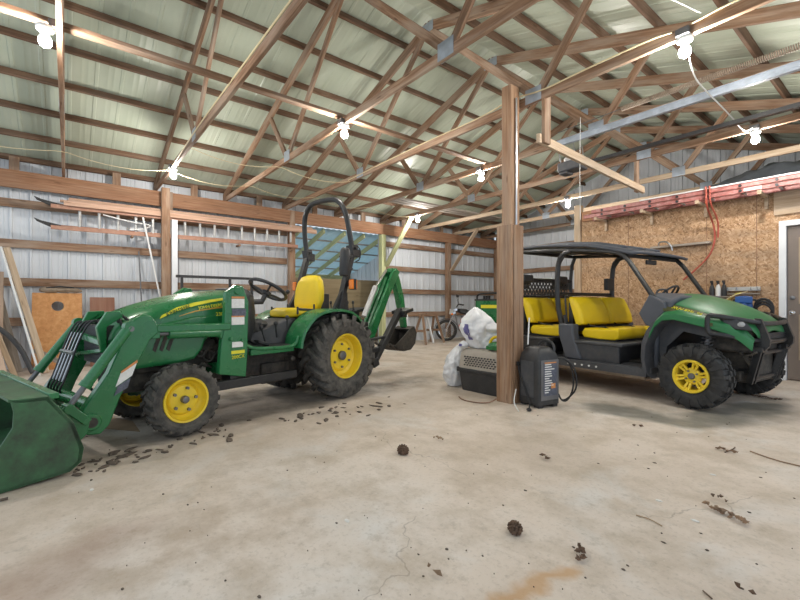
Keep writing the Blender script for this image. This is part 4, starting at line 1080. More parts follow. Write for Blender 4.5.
# ---------------------------------------------------------------- bulbs on the trusses
BULBS = [(-4.05, -.06, 'bare bulb on the truss in the top left corner of the picture'), (-7.10, 1.24, 'bare bulb above the brown stud and white strip'), (-4.15, 2.47, 'bare bulb under the truss above the tractor roll bar, left of the support post'),
         (-1.17, 3.72, 'bare bulb under the truss at upper right, above the coil spring'), (-1.28, 6.34, 'bare bulb under the truss beside the opener rail, above the strand board wall'), (-4.30, 5.03, 'bare bulb just left of the top of the support post'),
         (-7.36, 6.36, 'bare bulb above the pale greenish knee brace'), (-4.40, 7.66, 'bare bulb beside the pale partition post, beyond the opener')]
for i, (x, y, l) in enumerate(BULBS):
    x, y = x*1.09, TY[[0,1,2,3,5,4,5,6][i]]-(.09 if i == 0 else 0)
    b = thing('light_bulb', l, 'light', (x, y, 3.325), 0, 'bulbs under the trusses')
    MB().lathe([(.062,.0),(.062,-.012),(.055,-.03),(.030,-.045),(.022,-.050)], (0,0,0), (0,0,1), 20).build('lamp_holder', 'white_plastic', b)
    MB().box((0,-.049 if i else .045,.03), (.10,.05,.06)).build('junction_box', 'iron', b, bev=.006)
    MB().lathe([(.014,-.05),(.02,-.062),(.040,-.092),(.046,-.118),(.038,-.145),(.020,-.160),(.001,-.164)], (0,0,0), (0,0,1), 18).build('bulb', 'bulb', b)
def wire(name, pts, r, mat, label, cat='cable', it=2, n=6, group=None):
    return tag(MB().tube(smooth(pts, it), r, n).build(name, mat), label, cat, group)
# cables along the chords
def cable(pts, r, mat, label): return wire('power_cable', pts, r, mat, label)
YT = TY
cable([(-7.7,YT[1]-.03,3.335),(-6.2,YT[1]-.03,3.42),(-4.7,YT[1]-.03,3.425),(-2.4,YT[1]-.03,3.42)], .009, 'wire_yellow', 'yellow cable stapled along the truss that meets the bulb by the white strip')
cable([(-6.6,YT[3]-.03,3.36),(-4.6,YT[3]-.03,3.42),(-3.4,YT[3]-.03,3.41),(-3.0,YT[3]-.03,3.47),(-2.6,YT[3]-.035,3.40),(-2.2,YT[3]-.035,3.42),(-1.5,YT[3]-.035,3.425),(-1.36,YT[3]-.035,3.40)], .009, 'wire_yellow', 'yellow cable along the truss resting on the support post')
cable([(-1.22,YT[3]-.035,3.40),(-1.0,YT[3]-.03,3.43),(-.4,YT[3]-.03,3.43),(.5,YT[3]-.03,3.43)], .009, 'wire_yellow', 'yellow cable continuing right from the bulb above the coil spring')
cable([(-1.28,YT[3]+.03,3.36),(-1.36,4.5,3.22),(-1.42,5.0,3.27),(-1.38,5.8,3.20),(-1.42,6.5,3.20),(-1.41,YT[5]-.03,3.37)], .007, 'wire_white', 'white cable looping between the two bulbs at upper right')
cable([(-1.15,YT[3]-.035,3.45),(-1.4,3.6,3.62),(-1.65,2.8,3.75),(-1.8,YT[2]+.03,3.8)], .006, 'wire_white', 'white cable dropping from the roof to the bulb above the coil spring')
def sagging(x, z, ys, label, r=.0045, dx=0):
    pts = []
    for a, b in zip(ys, ys[1:]):
        for k in range(6):
            u = k/6; pts.append((x+dx*(a+(b-a)*u), a+(b-a)*u, z-.10*4*u*(1-u)))
    pts.append((x+dx*ys[-1], ys[-1], z))
    return wire('power_cable', pts, r, 'wire_yellow', label, it=1)
sagging(-7.85, 3.33, [-1.9]+YT[:2], 'thin yellow cable sagging across the first bays above the ladder')
sagging(-7.86, 3.33, YT[1:6], 'thin yellow cable sagging between the trusses behind the roll bar', dx=-.03)
sagging(-6.55, 3.33, YT[1:4], 'thin yellow cable strung under the trusses above the tractor seat')
# garage door hardware
TYK = YT[4]-.075; gt = MB()
gt.prism([(-3.25,TYK,3.305),(-3.25,TYK+.05,3.305),(-3.25,TYK+.05,3.317),(-3.25,TYK+.012,3.317),(-3.25,TYK+.012,3.375),(-3.25,TYK,3.375)], (3.95,0,0)).prism([(-3.25,TYK-.012,3.375),(-3.25,TYK+.05,3.375),(-3.25,TYK+.05,3.383),(-3.25,TYK-.012,3.383)], (3.95,0,0)).prism([(-3.25,TYK-.006,3.333),(-3.25,TYK,3.333),(-3.25,TYK,3.347),(-3.25,TYK-.006,3.347)], (3.95,0,0))
tk = gt.build('door_track', 'galv')
tag(tk, 'silver horizontal garage door track along the truss at upper right', 'track')
for x in (-2.6,-1.3,0.1): MB().box((x, YT[4]-.03, 3.35), (.04,.03,.05)).build('track_bracket', 'steel', tk)
spg = MB(); n = 1700; Y_ = TYK-.06
spg.tube([(-2.35+2.9*k/n, Y_+.028*math.cos(k*math.pi/5), 3.49+.028*math.sin(k*math.pi/5)) for k in range(n+1)], .0055, 4)
sg = tag(spg.build('door_spring', 'spring_steel'), 'long coil spring stretched above the silver garage door track', 'spring')
MB().tube([(-3.2,Y_,3.465),(-2.35,Y_,3.49)], .006, 6).build('spring_cable', 'iron', sg)
op = thing('door_opener', 'grey garage door opener motor hung under the trusses behind the pale plank', 'opener', (-3.30, 5.88, 3.12))
MB().box((0,0,.02), (.36,.24,.14)).box((-.10,0,-.06), (.14,.18,.05)).build('motor_housing', 'charcoal_plastic', op, bev=.02)
MB().box((.05,0,.115), (.24,.17,.06)).ell((-.06,0,.14), (.07,.07,.05)).build('motor_cover', 'aluminium', op, bev=.01)
MB().box2((.15,-.02,.0), (3.9,.02,.045)).box2((.15,-.032,-.006), (3.9,.032,.0)).build('rail', 'black_metal', op)
for s in (-1,1):
    for x in (-.12,.12): MB().bar((x,s*.11,.08), (x-.04,s*.13,.34), .03, .004).build('hanger_strap', 'steel', op)
wire('pull_cord', [(-2.70,5.0,3.42),(-2.71,5.0,2.6),(-2.70,5.0,2.15)], .004, 'wire_white', 'thin pull cord hanging down right of the support post', 'cord')
# ladders and boards hung on the left wall
ldr = thing('extension_ladder', 'long reddish extension ladder hung on its side along the left wall', 'ladder', (-9.28, -.18, 2.40))
for z, d in ((.0,0), (.36,0)):
    plank('rail', (0, .08, z+.02), (0, 4.45, z+.06), .035, .075, 'ladder_rust', ldr)
    plank('rail', (.06, -.04, z+.0), (.06, 3.1, z+.03), .03, .07, 'ladder_rust', ldr)
for k in range(15):
    MB().cyl((0, .35+.28*k, .02+.009*k), (0, .35+.28*k, .40+.009*k), .024, 10).build('rung', 'aluminium', ldr)
for z in (.0,.36): MB().prism([(.0,.10,z+.05),(.0,-.16,z+.10),(.0,-.26,z+.14),(.0,-.22,z+.085),(.0,.02,z-.02)], (.05,0,0)).build('ladder_foot', 'rubber_clean', ldr, bev=.006)
for k, (y0, y1, z, x, l) in enumerate(((-.10,4.75,2.885,-9.35,'front'), (.0,4.72,2.885,-9.27,'middle'), (.02,4.65,2.927,-9.31,'upper'), (-.05,4.7,2.825,-9.168,'outer'))):
    tag(plank('stored_board', (x, y0, z), (x, y1, z), .04 if l == 'outer' else .065, .085 if l == 'outer' else .04, 'wood_pink'), {'front':'wall side','middle':'middle','upper':'top','outer':'outermost'}[l]+' pinkish board of the bundle lying on the hanging ladder', 'board', 'boards on top of the hanging ladder')
for y in (.95, 2.9, 4.1):
    tag(plank('ladder_bracket', (-9.40, y, 2.36), (-9.18, y, 2.36), .04, .04, 'wood_brown'), {.95:'left',2.9:'middle',4.1:'right'}[y]+' one of three small wood arms under the hanging ladder', 'bracket', 'arms under the hanging ladder')
wire('loose_rope', [(-9.2,.50,2.70),(-9.2,.9,2.62),(-9.2,1.3,2.60),(-9.22,1.1,2.50),(-9.2,.9,2.48)], .012, 'white_plastic', 'pale strap tangled through the rungs of the hanging ladder', 'rope')
tag(MB().cyl((-9.15,1.11,2.72), (-9.14,1.40,1.18), .016, 10).build('leaning_pole', 'white_plastic'), 'thin white pole hanging slantwise below the ladder near the white strip', 'pole')
tag(MB().cyl((-9.30,1.06,2.10), (-9.27,1.10,1.15), .012, 8).build('dark_rod', 'iron'), 'thin dark rod hanging beside the slanted white pole', 'rod')
# ladder over the strand board wall, lying flat on brackets
rl = thing('fibreglass_ladder', 'red two-section ladder lying on brackets above the strand board wall', 'ladder', (-4.1, 7.72, 2.70))
for dz, nm in ((0,0), (.075,1)):
    for yy in (0, .34): MB().box2((0+.15*nm, yy-.012, .02+dz), (4.7, yy+.012, .085+dz)).box2((.15*nm, yy-.02, .02+dz), (4.7, yy+.02, .028+dz)).box2((.15*nm, yy-.02, .079+dz), (4.7, yy+.02, .086+dz)).build('rail', 'ladder_red', rl, bev=.003, seg=1)
for k in range(10):
    x = .35+.405*k
    for dz in (0, .075):
        MB().cyl((x, .01, .053+dz), (x, .33, .053+dz), .016, 10).build('rung', 'aluminium', rl)
        MB().cyl((x, -.0125, .053+dz), (x, -.024, .053+dz), .021, 14).build('rung_end', 'wire_black', rl)
MB().box2((1.0,-.030,.162), (4.7,-.012,.180)).build('top_strip', 'white_plastic', rl)
MB().box2((2.42,-.026,.035), (2.62,-.0205,.075)).build('rail_sticker', 'decal_white', rl)
for k, x in enumerate((-3.85,-3.05,-2.25,-1.50)):
    tag(MB().box2((x-.02, 7.66, 2.66), (x+.02, 8.10, 2.70)).box2((x-.02, 8.06, 2.50), (x+.02, 8.10, 2.70)).box2((x-.025, 7.655, 2.655), (x+.025, 7.675, 2.71)).build('ladder_bracket', 'wood_pale'), ORD[k]+' pale bracket under the red ladder, counted from the partition post', 'bracket', 'brackets under the red ladder')
# air hose and shelf strip
wire('air_hose', [(-2.14,7.675,2.90),(-2.13,7.665,2.80),(-2.13,7.66,2.62),(-2.15,8.0,2.45),(-2.12,8.06,2.25),(-2.13,8.06,2.05),(-2.20,8.05,1.85),(-2.42,8.04,1.62),(-2.55,8.02,1.5)], .014, 'hose_red', 'red hose hanging down the strand board wall', 'hose', 3, 8)
wire('air_hose', [(-2.09,7.675,2.90),(-2.08,7.66,2.80),(-2.08,7.66,2.62),(-2.06,8.0,2.42),(-2.08,8.05,2.15)], .012, 'hose_red', 'second loop of red hose hanging beside the shelf strip', 'hose', 3, 8)
tag(plank('shelf_board', (-3.05,8.06,2.085), (-2.18,8.06,2.085), .10, .035, 'wood_grey'), 'narrow grey board fixed to the strand board wall above the utility vehicle', 'board')
hk = MB().tube(smooth([(-2.92,8.05,2.10),(-2.92,8.0,2.16),(-2.80,7.98,2.17),(-2.72,7.98,2.10),(-2.70,8.0,2.0)],2), .014, 8); tag(hk.build('wall_hook', 'steel'), 'bent metal hook sticking up from the narrow grey wall board', 'hook')
# tool rack beside the door
rk = thing('tool_rack', 'narrow grey tool rack bar on the strand board wall left of the door', 'rack', (-1.785, 8.10, 1.33))
plank('rack_bar', (-.19,-.03,.0), (.22,-.03,.0), .05, .06, 'aluminium', rk); plank('rack_bar', (-.18,-.02,-.075), (.21,-.02,-.075), .03, .02, 'wood_grey', rk)
for x in (-.16,-.05,.12,.2): MB().tube([(x,-.05,.0),(x,-.11,-.01),(x,-.12,.03)], .007, 6).build('hook', 'steel', rk)
for k, x in enumerate((-2.155, -2.075, -2.00)):
    b = thing('spray_bottle', ('leftmost of three','middle one of three','rightmost of three')[k]+' small dark spray bottles on the little wall shelf', 'bottle', (x, 8.04, 1.225), 0, 'spray bottles on the wall shelf')
    MB().lathe([(.034,0),(.036,.02),(.036,.11),(.026,.16),(.014,.18),(.014,.20)], (0,0,0), (0,0,1), 14).build('body', ('black_plastic','white_plastic','black_plastic')[k], b)
    MB().box((0,-.02,.225), (.026,.08,.035)).box((0,-.045,.20), (.012,.012,.05)).cyl((0,0,.19),(0,0,.215),.018,10).build('trigger_head', 'black_plastic', b, bev=.005)
tag(MB().box2((-2.22,7.99,1.205), (-1.94,8.11,1.223)).box2((-2.20,8.095,1.10), (-1.96,8.11,1.205)).build('wall_shelf', 'wood_grey'), 'tiny wall shelf holding the spray bottles', 'shelf')
wire('looped_cord', [(-1.78,8.02,1.27),(-1.86,8.03,1.25),(-1.95,8.04,1.17),(-2.05,8.05,1.08),(-2.02,8.05,1.0),(-1.92,8.04,1.12),(-1.80,8.03,1.23),(-1.90,8.03,1.05)], .011, 'stripe_yellow', 'yellow cord looped below the tool rack bar', 'cord', 3)
wire('looped_cord', [(-2.13,7.97,1.16),(-2.02,7.97,1.10),(-1.90,7.97,1.22),(-1.70,7.97,1.285)], .010, 'wire_yellow', 'pale cord crossing behind the yellow cord on the tool rack', 'cord', 3)
bj = thing('pressure_washer', 'blue upright washer with black hose standing by the strand board wall', 'washer', (-1.70, 7.80, 0), R(10))
MB().loft([[V((x*s, y*s2, z)) for x, y in ((-.13,-.12),(.13,-.12),(.15,0),(.13,.12),(-.13,.12),(-.15,0))] for z, s, s2 in ((.18,1,1),(.55,1,1),(.95,.8,.8),(1.15,.62,.7),(1.22,.45,.5))]).build('body', 'blue_plastic', bj, bev=.02)
MB().box((0,-.125,.86), (.06,.05,.5)).box((0,-.10,1.16),(.20,.06,.10)).build('front_rib', 'blue_plastic', bj, bev=.015)
MB().tube(smooth([(-.14,.10,.2),(-.14,.12,1.12),(-.12,.13,1.17),(.12,.13,1.17),(.14,.12,1.12),(.14,.10,.2)],1), .016, 8).build('handle', 'black_metal', bj)
for s in (-1,1): MB().lathe([(.02,-.03),(.15,-.03),(.16,0),(.15,.03),(.02,.03)], (s*.20,.02,.16), (1,0,0), 20).build('wheel', 'rubber_clean', bj)
MB().tube([(.22+.10*math.cos(a), -.02-.10*math.sin(a)*.4, .95+.14*math.sin(a)+a*.006) for a in [k*.4 for k in range(48)]], .018, 8).build('hose', 'wire_black', bj)
# left wall: game boards and leaning stock
gb = thing('game_board', 'orange wooden bean bag toss board with a round hole leaning on the wall', 'board', (-9.15, -.13, .0))
hb = MB(); n = 36; hc = (0, 1.08); hw_, zt = .335, 1.31
outer = []
for k in range(n):
    a = 2*math.pi*(k+.5)/n; c_, s_ = math.cos(a), math.sin(a)
    q = []
    if c_ > 1e-6: q.append(hw_/c_)
    if c_ < -1e-6: q.append(-hw_/c_)
    if s_ > 1e-6: q.append((zt-hc[1])/s_)
    if s_ < -1e-6: q.append(-hc[1]/s_)
    r_ = min(q); outer.append((hc[0]+c_*r_, hc[1]+s_*r_))
inner = [(hc[0]+.083*math.cos(2*math.pi*(k+.5)/n), hc[1]+.083*math.sin(2*math.pi*(k+.5)/n)) for k in range(n)]
lean = lambda p, d: V((-p[1]*.17+d, p[0], p[1]*.985))
for d in (0, .018):
    hb.loft([[lean(p, d) for p in outer], [lean(p, d) for p in inner]], caps=False)
hb.loft([[lean(p, 0) for p in outer], [lean(p, .018) for p in outer]], caps=False); hb.loft([[lean(p, 0) for p in inner], [lean(p, .018) for p in inner]], caps=False)
for cy, cz in ((-hw_,0),(hw_,0),(-hw_,zt),(hw_,zt)):
    pass
hb.build('board_face', 'wood_orange', gb, sharp=20)
MB().prism([lean((-hw_,0),0), lean((hw_,0),0), lean((hw_,.02),0), lean((-hw_,.02),0)], (-.07,0,0)).prism([lean((-hw_,zt-.02),0), lean((hw_,zt-.02),0), lean((hw_,zt),0), lean((-hw_,zt),0)], (-.07,0,0)).prism([lean((-hw_,0),0), lean((-hw_+.02,0),0), lean((-hw_+.02,zt),0), lean((-hw_,zt),0)], (-.07,0,0)).prism([lean((hw_-.02,0),0), lean((hw_,0),0), lean((hw_,zt),0), lean((hw_-.02,zt),0)], (-.07,0,0)).build('side_frame', 'wood_orange', gb)
cg_ = MB().ell((-9.37,-.22,1.345), (.07,.16,.055), 14, 8, .35, 1).ell((-9.37,-.02,1.345), (.07,.17,.05), 14, 8, .35, 2).ell((-9.36,.10,1.335), (.06,.10,.04), 12, 8, .4, 3)
tag(cg_.build('rolled_tarp', 'canvas'), 'crumpled brown cloth lying on top of the orange board', 'cloth')
tag(MB().tube([(-9.33,-.28,1.375),(-9.30,-.1,1.40),(-9.33,.1,1.385)], .012).build('cloth_tie', 'wire_black'), 'dark cord across the crumpled brown cloth', 'cord')
tag(plank('small_board', (-9.16,.50,.0), (-9.38,.50,1.22), .37, .025, 'wood_red', up=(1,0,.2)), 'reddish brown board leaning between orange board and tractor bonnet', 'board')
tag(plank('leaning_sheet', (-8.72,-1.02,.02), (-9.36,-1.06,1.62), .50, .015, 'ply_pink', up=(1,0,.2)), 'pinkish plywood sheet leaning at the left picture edge, taller one behind', 'sheet')
tag(plank('leaning_sheet', (-8.05,-1.02,.01), (-8.55,-1.22,.72), .75, .015, 'ply_pink', up=(1,0,.3)), 'low pinkish plywood sheet in front at the left picture edge', 'sheet')
tag(plank('leaning_lumber', (-8.55,-.26,.03), (-9.38,-.78,2.02), .09, .04, 'wood_pale', up=(1,.2,0)), 'long pale board leaning left of the orange game board', 'board', None)
tag(plank('leaning_lumber', (-8.95,-.62,.02), (-9.42,-.95,1.55), .13, .03, 'wood_grey', up=(1,.2,0)), 'wide grey board leaning behind the long pale board', 'board')
tag(plank('leaning_lumber', (-8.36,-.60,.02), (-8.72,-.98,1.15), .07, .03, 'wood_pale', up=(1,.2,0)), 'short pale board leaning behind the white pipe', 'board')
tag(plank('leaning_lumber', (-8.78,.06,.05), (-8.80,-.42,.38), .08, .03, 'wood_grey', up=(1,.2,0)), 'grey offcut lying slanted under the orange game board', 'board')
tag(MB().cyl((-8.42,-.33,.01), (-9.30,-.84,2.02), .016, 10).build('leaning_pipe', 'white_plastic'), 'thin white pipe leaning beside the long pale board', 'pipe')
tag(MB().tube(smooth([(-8.62,-.42,.035),(-8.80,-.60,.5),(-8.95,-.95,.85),(-8.9,-1.25,.98)],2), .035, 10).build('grey_duct', 'charcoal_plastic'), 'dark grey curved pipe leaning between the plywood sheets', 'pipe')
# rail rack behind the tractor
rr_ = thing('pipe_rack', 'black metal rail frame standing behind the tractor steering wheel', 'rack', (-8.8, 2.3, 0))
for y in (-.60,.28,.72): MB().box2((-.022,y-.022,0), (.022,y+.022,1.62)).build('upright', 'black_metal', rr_)
MB().box2((-.025,-.70,1.60), (.025,.78,1.65)).box2((-.02,-.6,.78), (.02,.72,.82)).build('rail', 'black_metal', rr_)
for y in (-.60,.72): MB().box2((-.3,y-.022,0), (.3,y+.022,.04)).build('foot', 'black_metal', rr_)
# tool bench clutter seen between steering wheel and seat
# sawhorses
def sawhorse(x, y, rz, label, mats):
    s_ = thing('sawhorse', label, 'sawhorse', (x, y, 0), rz, 'sawhorses by the back of the left wall')
    plank('beam', (-.42,0,.80), (.42,0,.80), .09, .09, mats[0], s_)
    for sx in (-1,1):
        for sy in (-1,1): plank('leg', (sx*.42,sy*.24,0), (sx*.30,sy*.03,.80), .07, .035, mats[1], s_, up=(1,0,0))
        plank('brace', (sx*.37,-.14,.36), (sx*.37,.14,.36), .03, .06, mats[0], s_)
sawhorse(-9.0, 7.72, R(72), 'sawhorse with white legs standing before the bluish siding', ('wood_brown','white_paint'))
sawhorse(-8.75, 7.95, R(100), 'sawhorse with plain brown legs nearer the motorcycle', ('wood_brown','wood_brown'))
# motorcycle
mc = thing('motorcycle', 'small black and chrome motorcycle parked by the back left wall', 'motorcycle', (-8.95, 8.85, 0), math.atan2(-.66,-.75))
def mwheel(x):
    w_ = MB(); w_.lathe([(.235,-.03),(.27,-.05),(.305,-.04),(.318,0),(.305,.04),(.27,.05),(.235,.03)], (x,0,.318), (0,1,0), 32, caps=False); q = w_.build('wheel', 'rubber_clean', mc)
    r_ = MB().lathe([(.24,-.03),(.215,-.02),(.215,.02),(.24,.03)], (x,0,.318), (0,1,0), 32, caps=False).lathe([(.001,-.06),(.045,-.05),(.045,.05),(.001,.06)], (x,0,.318), (0,1,0), 16)
    for k in range(18):
        a = 2*math.pi*k/18; sy = .04 if k % 2 else -.04
        r_.tube([(x+.04*math.cos(a+.4), sy, .318+.04*math.sin(a+.4)), (x+.22*math.cos(a), 0, .318+.22*math.sin(a))], .004, 5)
    r_.build('spokes', 'chrome', q)
mwheel(0); mwheel(-1.30)
fk = MB()
for s in (-1,1): fk.tube([(0,s*.085,.318),(-.30,s*.085,.98)], .022, 10)
fk.box((-.28,0,.93), (.10,.24,.05)).box((-.24,0,.84),(.08,.22,.04))
fk.build('fork', 'chrome', mc)
MB().tube(smooth([(-.46,.40,1.08),(-.36,.30,1.10),(-.30,.08,1.0),(-.30,-.08,1.0),(-.36,-.30,1.10),(-.46,-.40,1.08)],1), .014, 8).cyl((-.40,.34,1.09),(-.50,.44,1.07),.02).cyl((-.40,-.34,1.09),(-.50,-.44,1.07),.02).build('handlebar', 'black_metal', mc)
hlm = MB().lathe([(.001,.0),(.085,.0),(.09,.02),(.08,.09),(.03,.14)], (-.10,0,.87), (-1,0,-.1), 20); hlm.build('headlight', 'lens', mc)
mm = MB()
for s in (-1,1): mm.tube([(-.36,s*.28,1.10),(-.33,s*.40,1.30)], .007, 6).ell((-.33,s*.42,1.33), (.02,.07,.045), 12, 6)
mm.build('mirror', 'black_metal', mc)
for s in (-1,1): MB().ell((-.18,s*.17,.80), (.035,.03,.03), 10, 6).build('turn_signal', 'amber', mc)
fnd = MB(); rows = []
for a in range(20, 151, 13): rows.append([V((.36*math.cos(R(a)), y, .318+.36*math.sin(R(a))-abs(y)*.3)) for y in (-.065,-.03,.03,.065)])
fnd.loft(rows, wrap=False); fnd.build('mudguard', 'black_metal', mc, solid=.008); fnd = MB(); rows = []
for a in range(10, 161, 15): rows.append([V((-1.30+.37*math.cos(R(a)), y, .318+.37*math.sin(R(a))-abs(y)*.3)) for y in (-.08,-.03,.03,.08)])
fnd.loft(rows, wrap=False); fnd.build('mudguard', 'black_metal', mc, solid=.008)
MB().loft([[V((x, y*w_, z+zz*h_)) for y, zz in ((-1,0),(-.8,.8),(0,1),(.8,.8),(1,0),(.6,-.4),(-.6,-.4))] for x, w_, z, h_ in ((-.32,.05,.90,.06),(-.42,.13,.86,.11),(-.58,.15,.83,.12),(-.74,.09,.80,.07))]).build('fuel_tank', 'black_metal', mc, sharp=60)
MB().loft([[V((x, y*w_, z+zz*.06)) for y, zz in ((-1,0),(-.8,.8),(.8,.8),(1,0),(.7,-.6),(-.7,-.6))] for x, w_, z in ((-.72,.10,.78),(-.95,.15,.75),(-1.2,.13,.80),(-1.42,.10,.86))]).build('seat', 'black_plastic', mc, sharp=60)
MB().box((-.62,0,.45), (.34,.24,.28)).cyl((-.62,0,.5),(-.52,0,.78),.10,14).cyl((-.55,.05,.40),(-.55,.20,.40),.10,16).tube(smooth([(-.45,.10,.55),(-.35,.14,.35),(-.6,.17,.24),(-1.4,.18,.28)],2),.035,10).tube([(-.25,0,.90),(-.35,0,.35),(-.9,0,.30),(-1.30,0,.318)],.022,8).tube([(-.28,0,.9),(-.95,0,.66),(-1.3,0,.70)],.02,8).tube([(-.75,.1,.3),(-.62,.32,.02)],.012,8).build('engine', 'iron', mc, bev=.015)
# kennel and what lies on it
kn = thing('pet_kennel', 'plastic pet carrier with grey top and black base beside the support post', 'pet carrier', (-3.44, 4.22, 0), 0)
KW, KD = .355, .27
def rbox(mb, z0, z1, w0, d0, w1, d1, r=.05):
    def rg(w, d, z):
        o = []
        for cx, cy, a0 in ((w-r,d-r,0),(-w+r,d-r,90),(-w+r,-d+r,180),(w-r,-d+r,270)):
            for k in range(4): a = R(a0+30*k); o.append(V((cx+r*math.cos(a), cy+r*math.sin(a), z)))
        return o
    return [rg(w0,d0,z0), rg(w1,d1,z1)]
a = rbox(None, .0, .25, KW-.03, KD-.03, KW, KD); MB().loft(a).build('base_shell', 'black_plastic', kn, bev=.008, sharp=50)
a = rbox(None, .25, .285, KW+.018, KD+.018, KW+.018, KD+.018); MB().loft(a).build('rim', 'black_plastic', kn, bev=.006, sharp=50)
tp = MB(); a = rbox(None, .285, .47, KW, KD, KW-.02, KD-.015); b = rbox(None, .52, .535, KW-.045, KD-.04, KW-.09, KD-.085); tp.loft(a+b)
top = tp.build('top_shell', 'kennel_beige', kn, bev=.006, sharp=50)
vs = MB()
for j in range(5):
    for i in range(11):
        x = -.245+.046*i+(.022 if j % 2 else 0); z = .325+.026*j
        vs.prism([(x, -KD-.0005+.06*(z-.285)*.9, z), (x+.026, -KD-.0005+.054*(z-.285), z), (x+.034, -KD+.054*(z-.27), z+.015), (x+.008, -KD+.054*(z-.27), z+.015)], (0,-.003,0))
vs.build('vent_slot', 'wire_black', top)
for x in (-.33,.33): MB().box((x,-KD-.015,.27), (.03,.02,.06)).build('latch', 'black_plastic', kn, bev=.005)
# bags
def bag(name, c, r, seed, label, mat, top=None, parts=True):
    b = thing(name, label, 'bag', c)
    def fn(u, v):
        a = 2*math.pi*u; z = v
        prof = (.62+.38*math.sin(min(1, v*2.2)*math.pi/2))*(1 if v < .55 else max(.10, 1-((v-.55)/.45)**1.6*.92))
        if v <= .001: prof = .45
        d = V((math.cos(a), math.sin(a), 0)); n_ = noise.noise(V((d.x*1.7+seed, d.y*1.7, v*3.2)))*.30+(abs(noise.noise(V((d.x*3+seed, d.y*3, v*5))))-.25)*.42+(abs(noise.noise(V((d.x*7+seed, d.y*7, v*11))))-.25)*.16
        q = prof*(1+n_*.8)
        sh = V(top)*(v**1.3) if top else V((0,0,0))
        return V((d.x*r[0]*q, d.y*r[1]*q, z*r[2]))+sh
    mb = MB(); mb.loft([[fn(k/64, j/44) for k in range(64)] for j in range(45)])
    o_ = mb.build('sack', mat, b, sharp=180)
    return b, fn
bg1, f1 = bag('plastic_bag', (-3.56, 4.17, .535), (.25,.22,.52), 2.2, 'full white plastic bag with printed patch on top of the kennel', 'bag_white', (-.10,-.02,0))
def patch(root, fn, u0, u1, v0, v1, mat, name):
    m = MB()
    def g(a, b):
        p = fn(u0+(u1-u0)*a, v0+(v1-v0)*b); q = V((p.x, p.y, 0)).normalized(); return p+q*.006
    m.grid(g, 8, 8); m.build(name, mat, root, sharp=180)
patch(bg1, f1, .715, .765, .22, .60, 'print_blue', 'printed_patch')
patch(bg1, f1, .59, .625, .40, .80, 'print_red', 'printed_band')
bg2, f2 = bag('plastic_bag', (-3.99, 4.12, 0), (.15,.20,.56), 5.1, 'slumped white plastic sack standing on the floor left of the kennel', 'bag_white', (.05,.03,0))
bg3, f3 = bag('plastic_bag', (-3.735, 4.01, .537), (.07,.06,.09), 9.4, 'small crumpled white bag with dark print at the kennel top edge', 'bag_white')
patch(bg3, f3, .68, .80, .25, .6, 'print_blue', 'printed_patch')
rl_ = thing('hose_reel', 'green and yellow plastic reel lying on the kennel next to the post', 'reel', (-3.23, 4.08, .545), 0)
MB().ell((0,0,.05), (.15,.11,.055), 18, 8).box((0,0,.025), (.26,.18,.05)).build('reel_body', 'green', rl_, bev=.01)
MB().tube([(.11*math.cos(a)+.01, -.04, .065+.095*math.sin(a)) for a in [math.pi*k/16 for k in range(17)]], .018, 10).build('reel_handle', 'yellow', rl_)
# charger beside the post
cgm = thing('battery_charger', 'black wheeled battery charger with printed panel and cables right of the support post', 'charger', (-2.650, 4.03, 0), R(-10)); cgm.scale = (.92, .92, 1.06)
lb = MB(); a = rbox(None, .03, .46, .165,.165,.165,.165, .03); b = rbox(None, .53, .585, .150,.150,.115,.115, .03); c = rbox(None, .60, .602, .085,.085,.07,.07,.03); lb.loft(a+b+c)
lb.build('housing', 'black_plastic', cgm, bev=.008, sharp=40)
for fx, fy in ((.10,-.11),(.11,.11),(-.12,-.10)): MB().box((fx,fy,.03), (.08,.08,.06)).build('foot', 'black_plastic', cgm, bev=.01)
MB().box((.168,0,.28), (.006,.28,.40)).build('panel_frame', 'iron', cgm, bev=.003)
lp = MB().mat(0).box((.172,0,.29), (.005,.21,.33))
lr = random.Random(11)
for k in range(13):
    z = .435-.023*k; w_ = .05+.11*lr.random(); lp.mat(1).box((.1755, -.09+w_/2, z), (.002, w_, .010))
lp.mat(2).box((.1755,.0,.452), (.002,.19,.012)).box((.1755,.045,.22), (.002,.07,.05))
lp.build('printed_panel', ['decal_dark','decal_white','decal_orange'], cgm)
MB().box((-.02,-.168,.28), (.20,.006,.36)).build('side_panel', 'charcoal_plastic', cgm, bev=.003)
MB().tube(smooth([(.12,.10,.52),(.13,.12,.60),(.06,.13,.655),(-.06,.13,.655),(-.13,.12,.60),(-.12,.10,.52)],1), .016, 8).build('handle', 'black_plastic', cgm)
for k in range(2):
    MB().tube(smooth([(.12,.14,.47),(.20,.20,.50),(.26+.04*k,.26,.40),(.27+.05*k,.28,.20),(.22,.24,.06+.02*k),(.16,.20,.05),(.14,.17,.12)],2), .010, 7).build('cable', 'wire_black', cgm)
MB().tube(smooth([(-.16,-.172,.40),(-.12,-.185,.30),(.0,-.19,.12),(.06,-.20,.04),(.12,-.28,.015),(.16,-.32,.015)],2), .009, 7).ell((.17,-.33,.018), (.03,.03,.016), 10, 6).box((-.155,-.18,.42),(.03,.03,.04)).build('cable', 'wire_black', cgm)
tag(MB().cyl((-2.72,3.93,.66), (-2.73,3.97,.95), .008, 8).build('thin_rod', 'white_plastic'), 'thin pale rod standing up behind the charger top', 'rod')
wire('floor_wire', [(-2.72,3.72,.2),(-2.74,3.70,.06),(-2.66,3.66,.01),(-2.60,3.60,.008)], .006, 'wire_white', 'short white wire trailing on the floor at the post foot', 'wire')
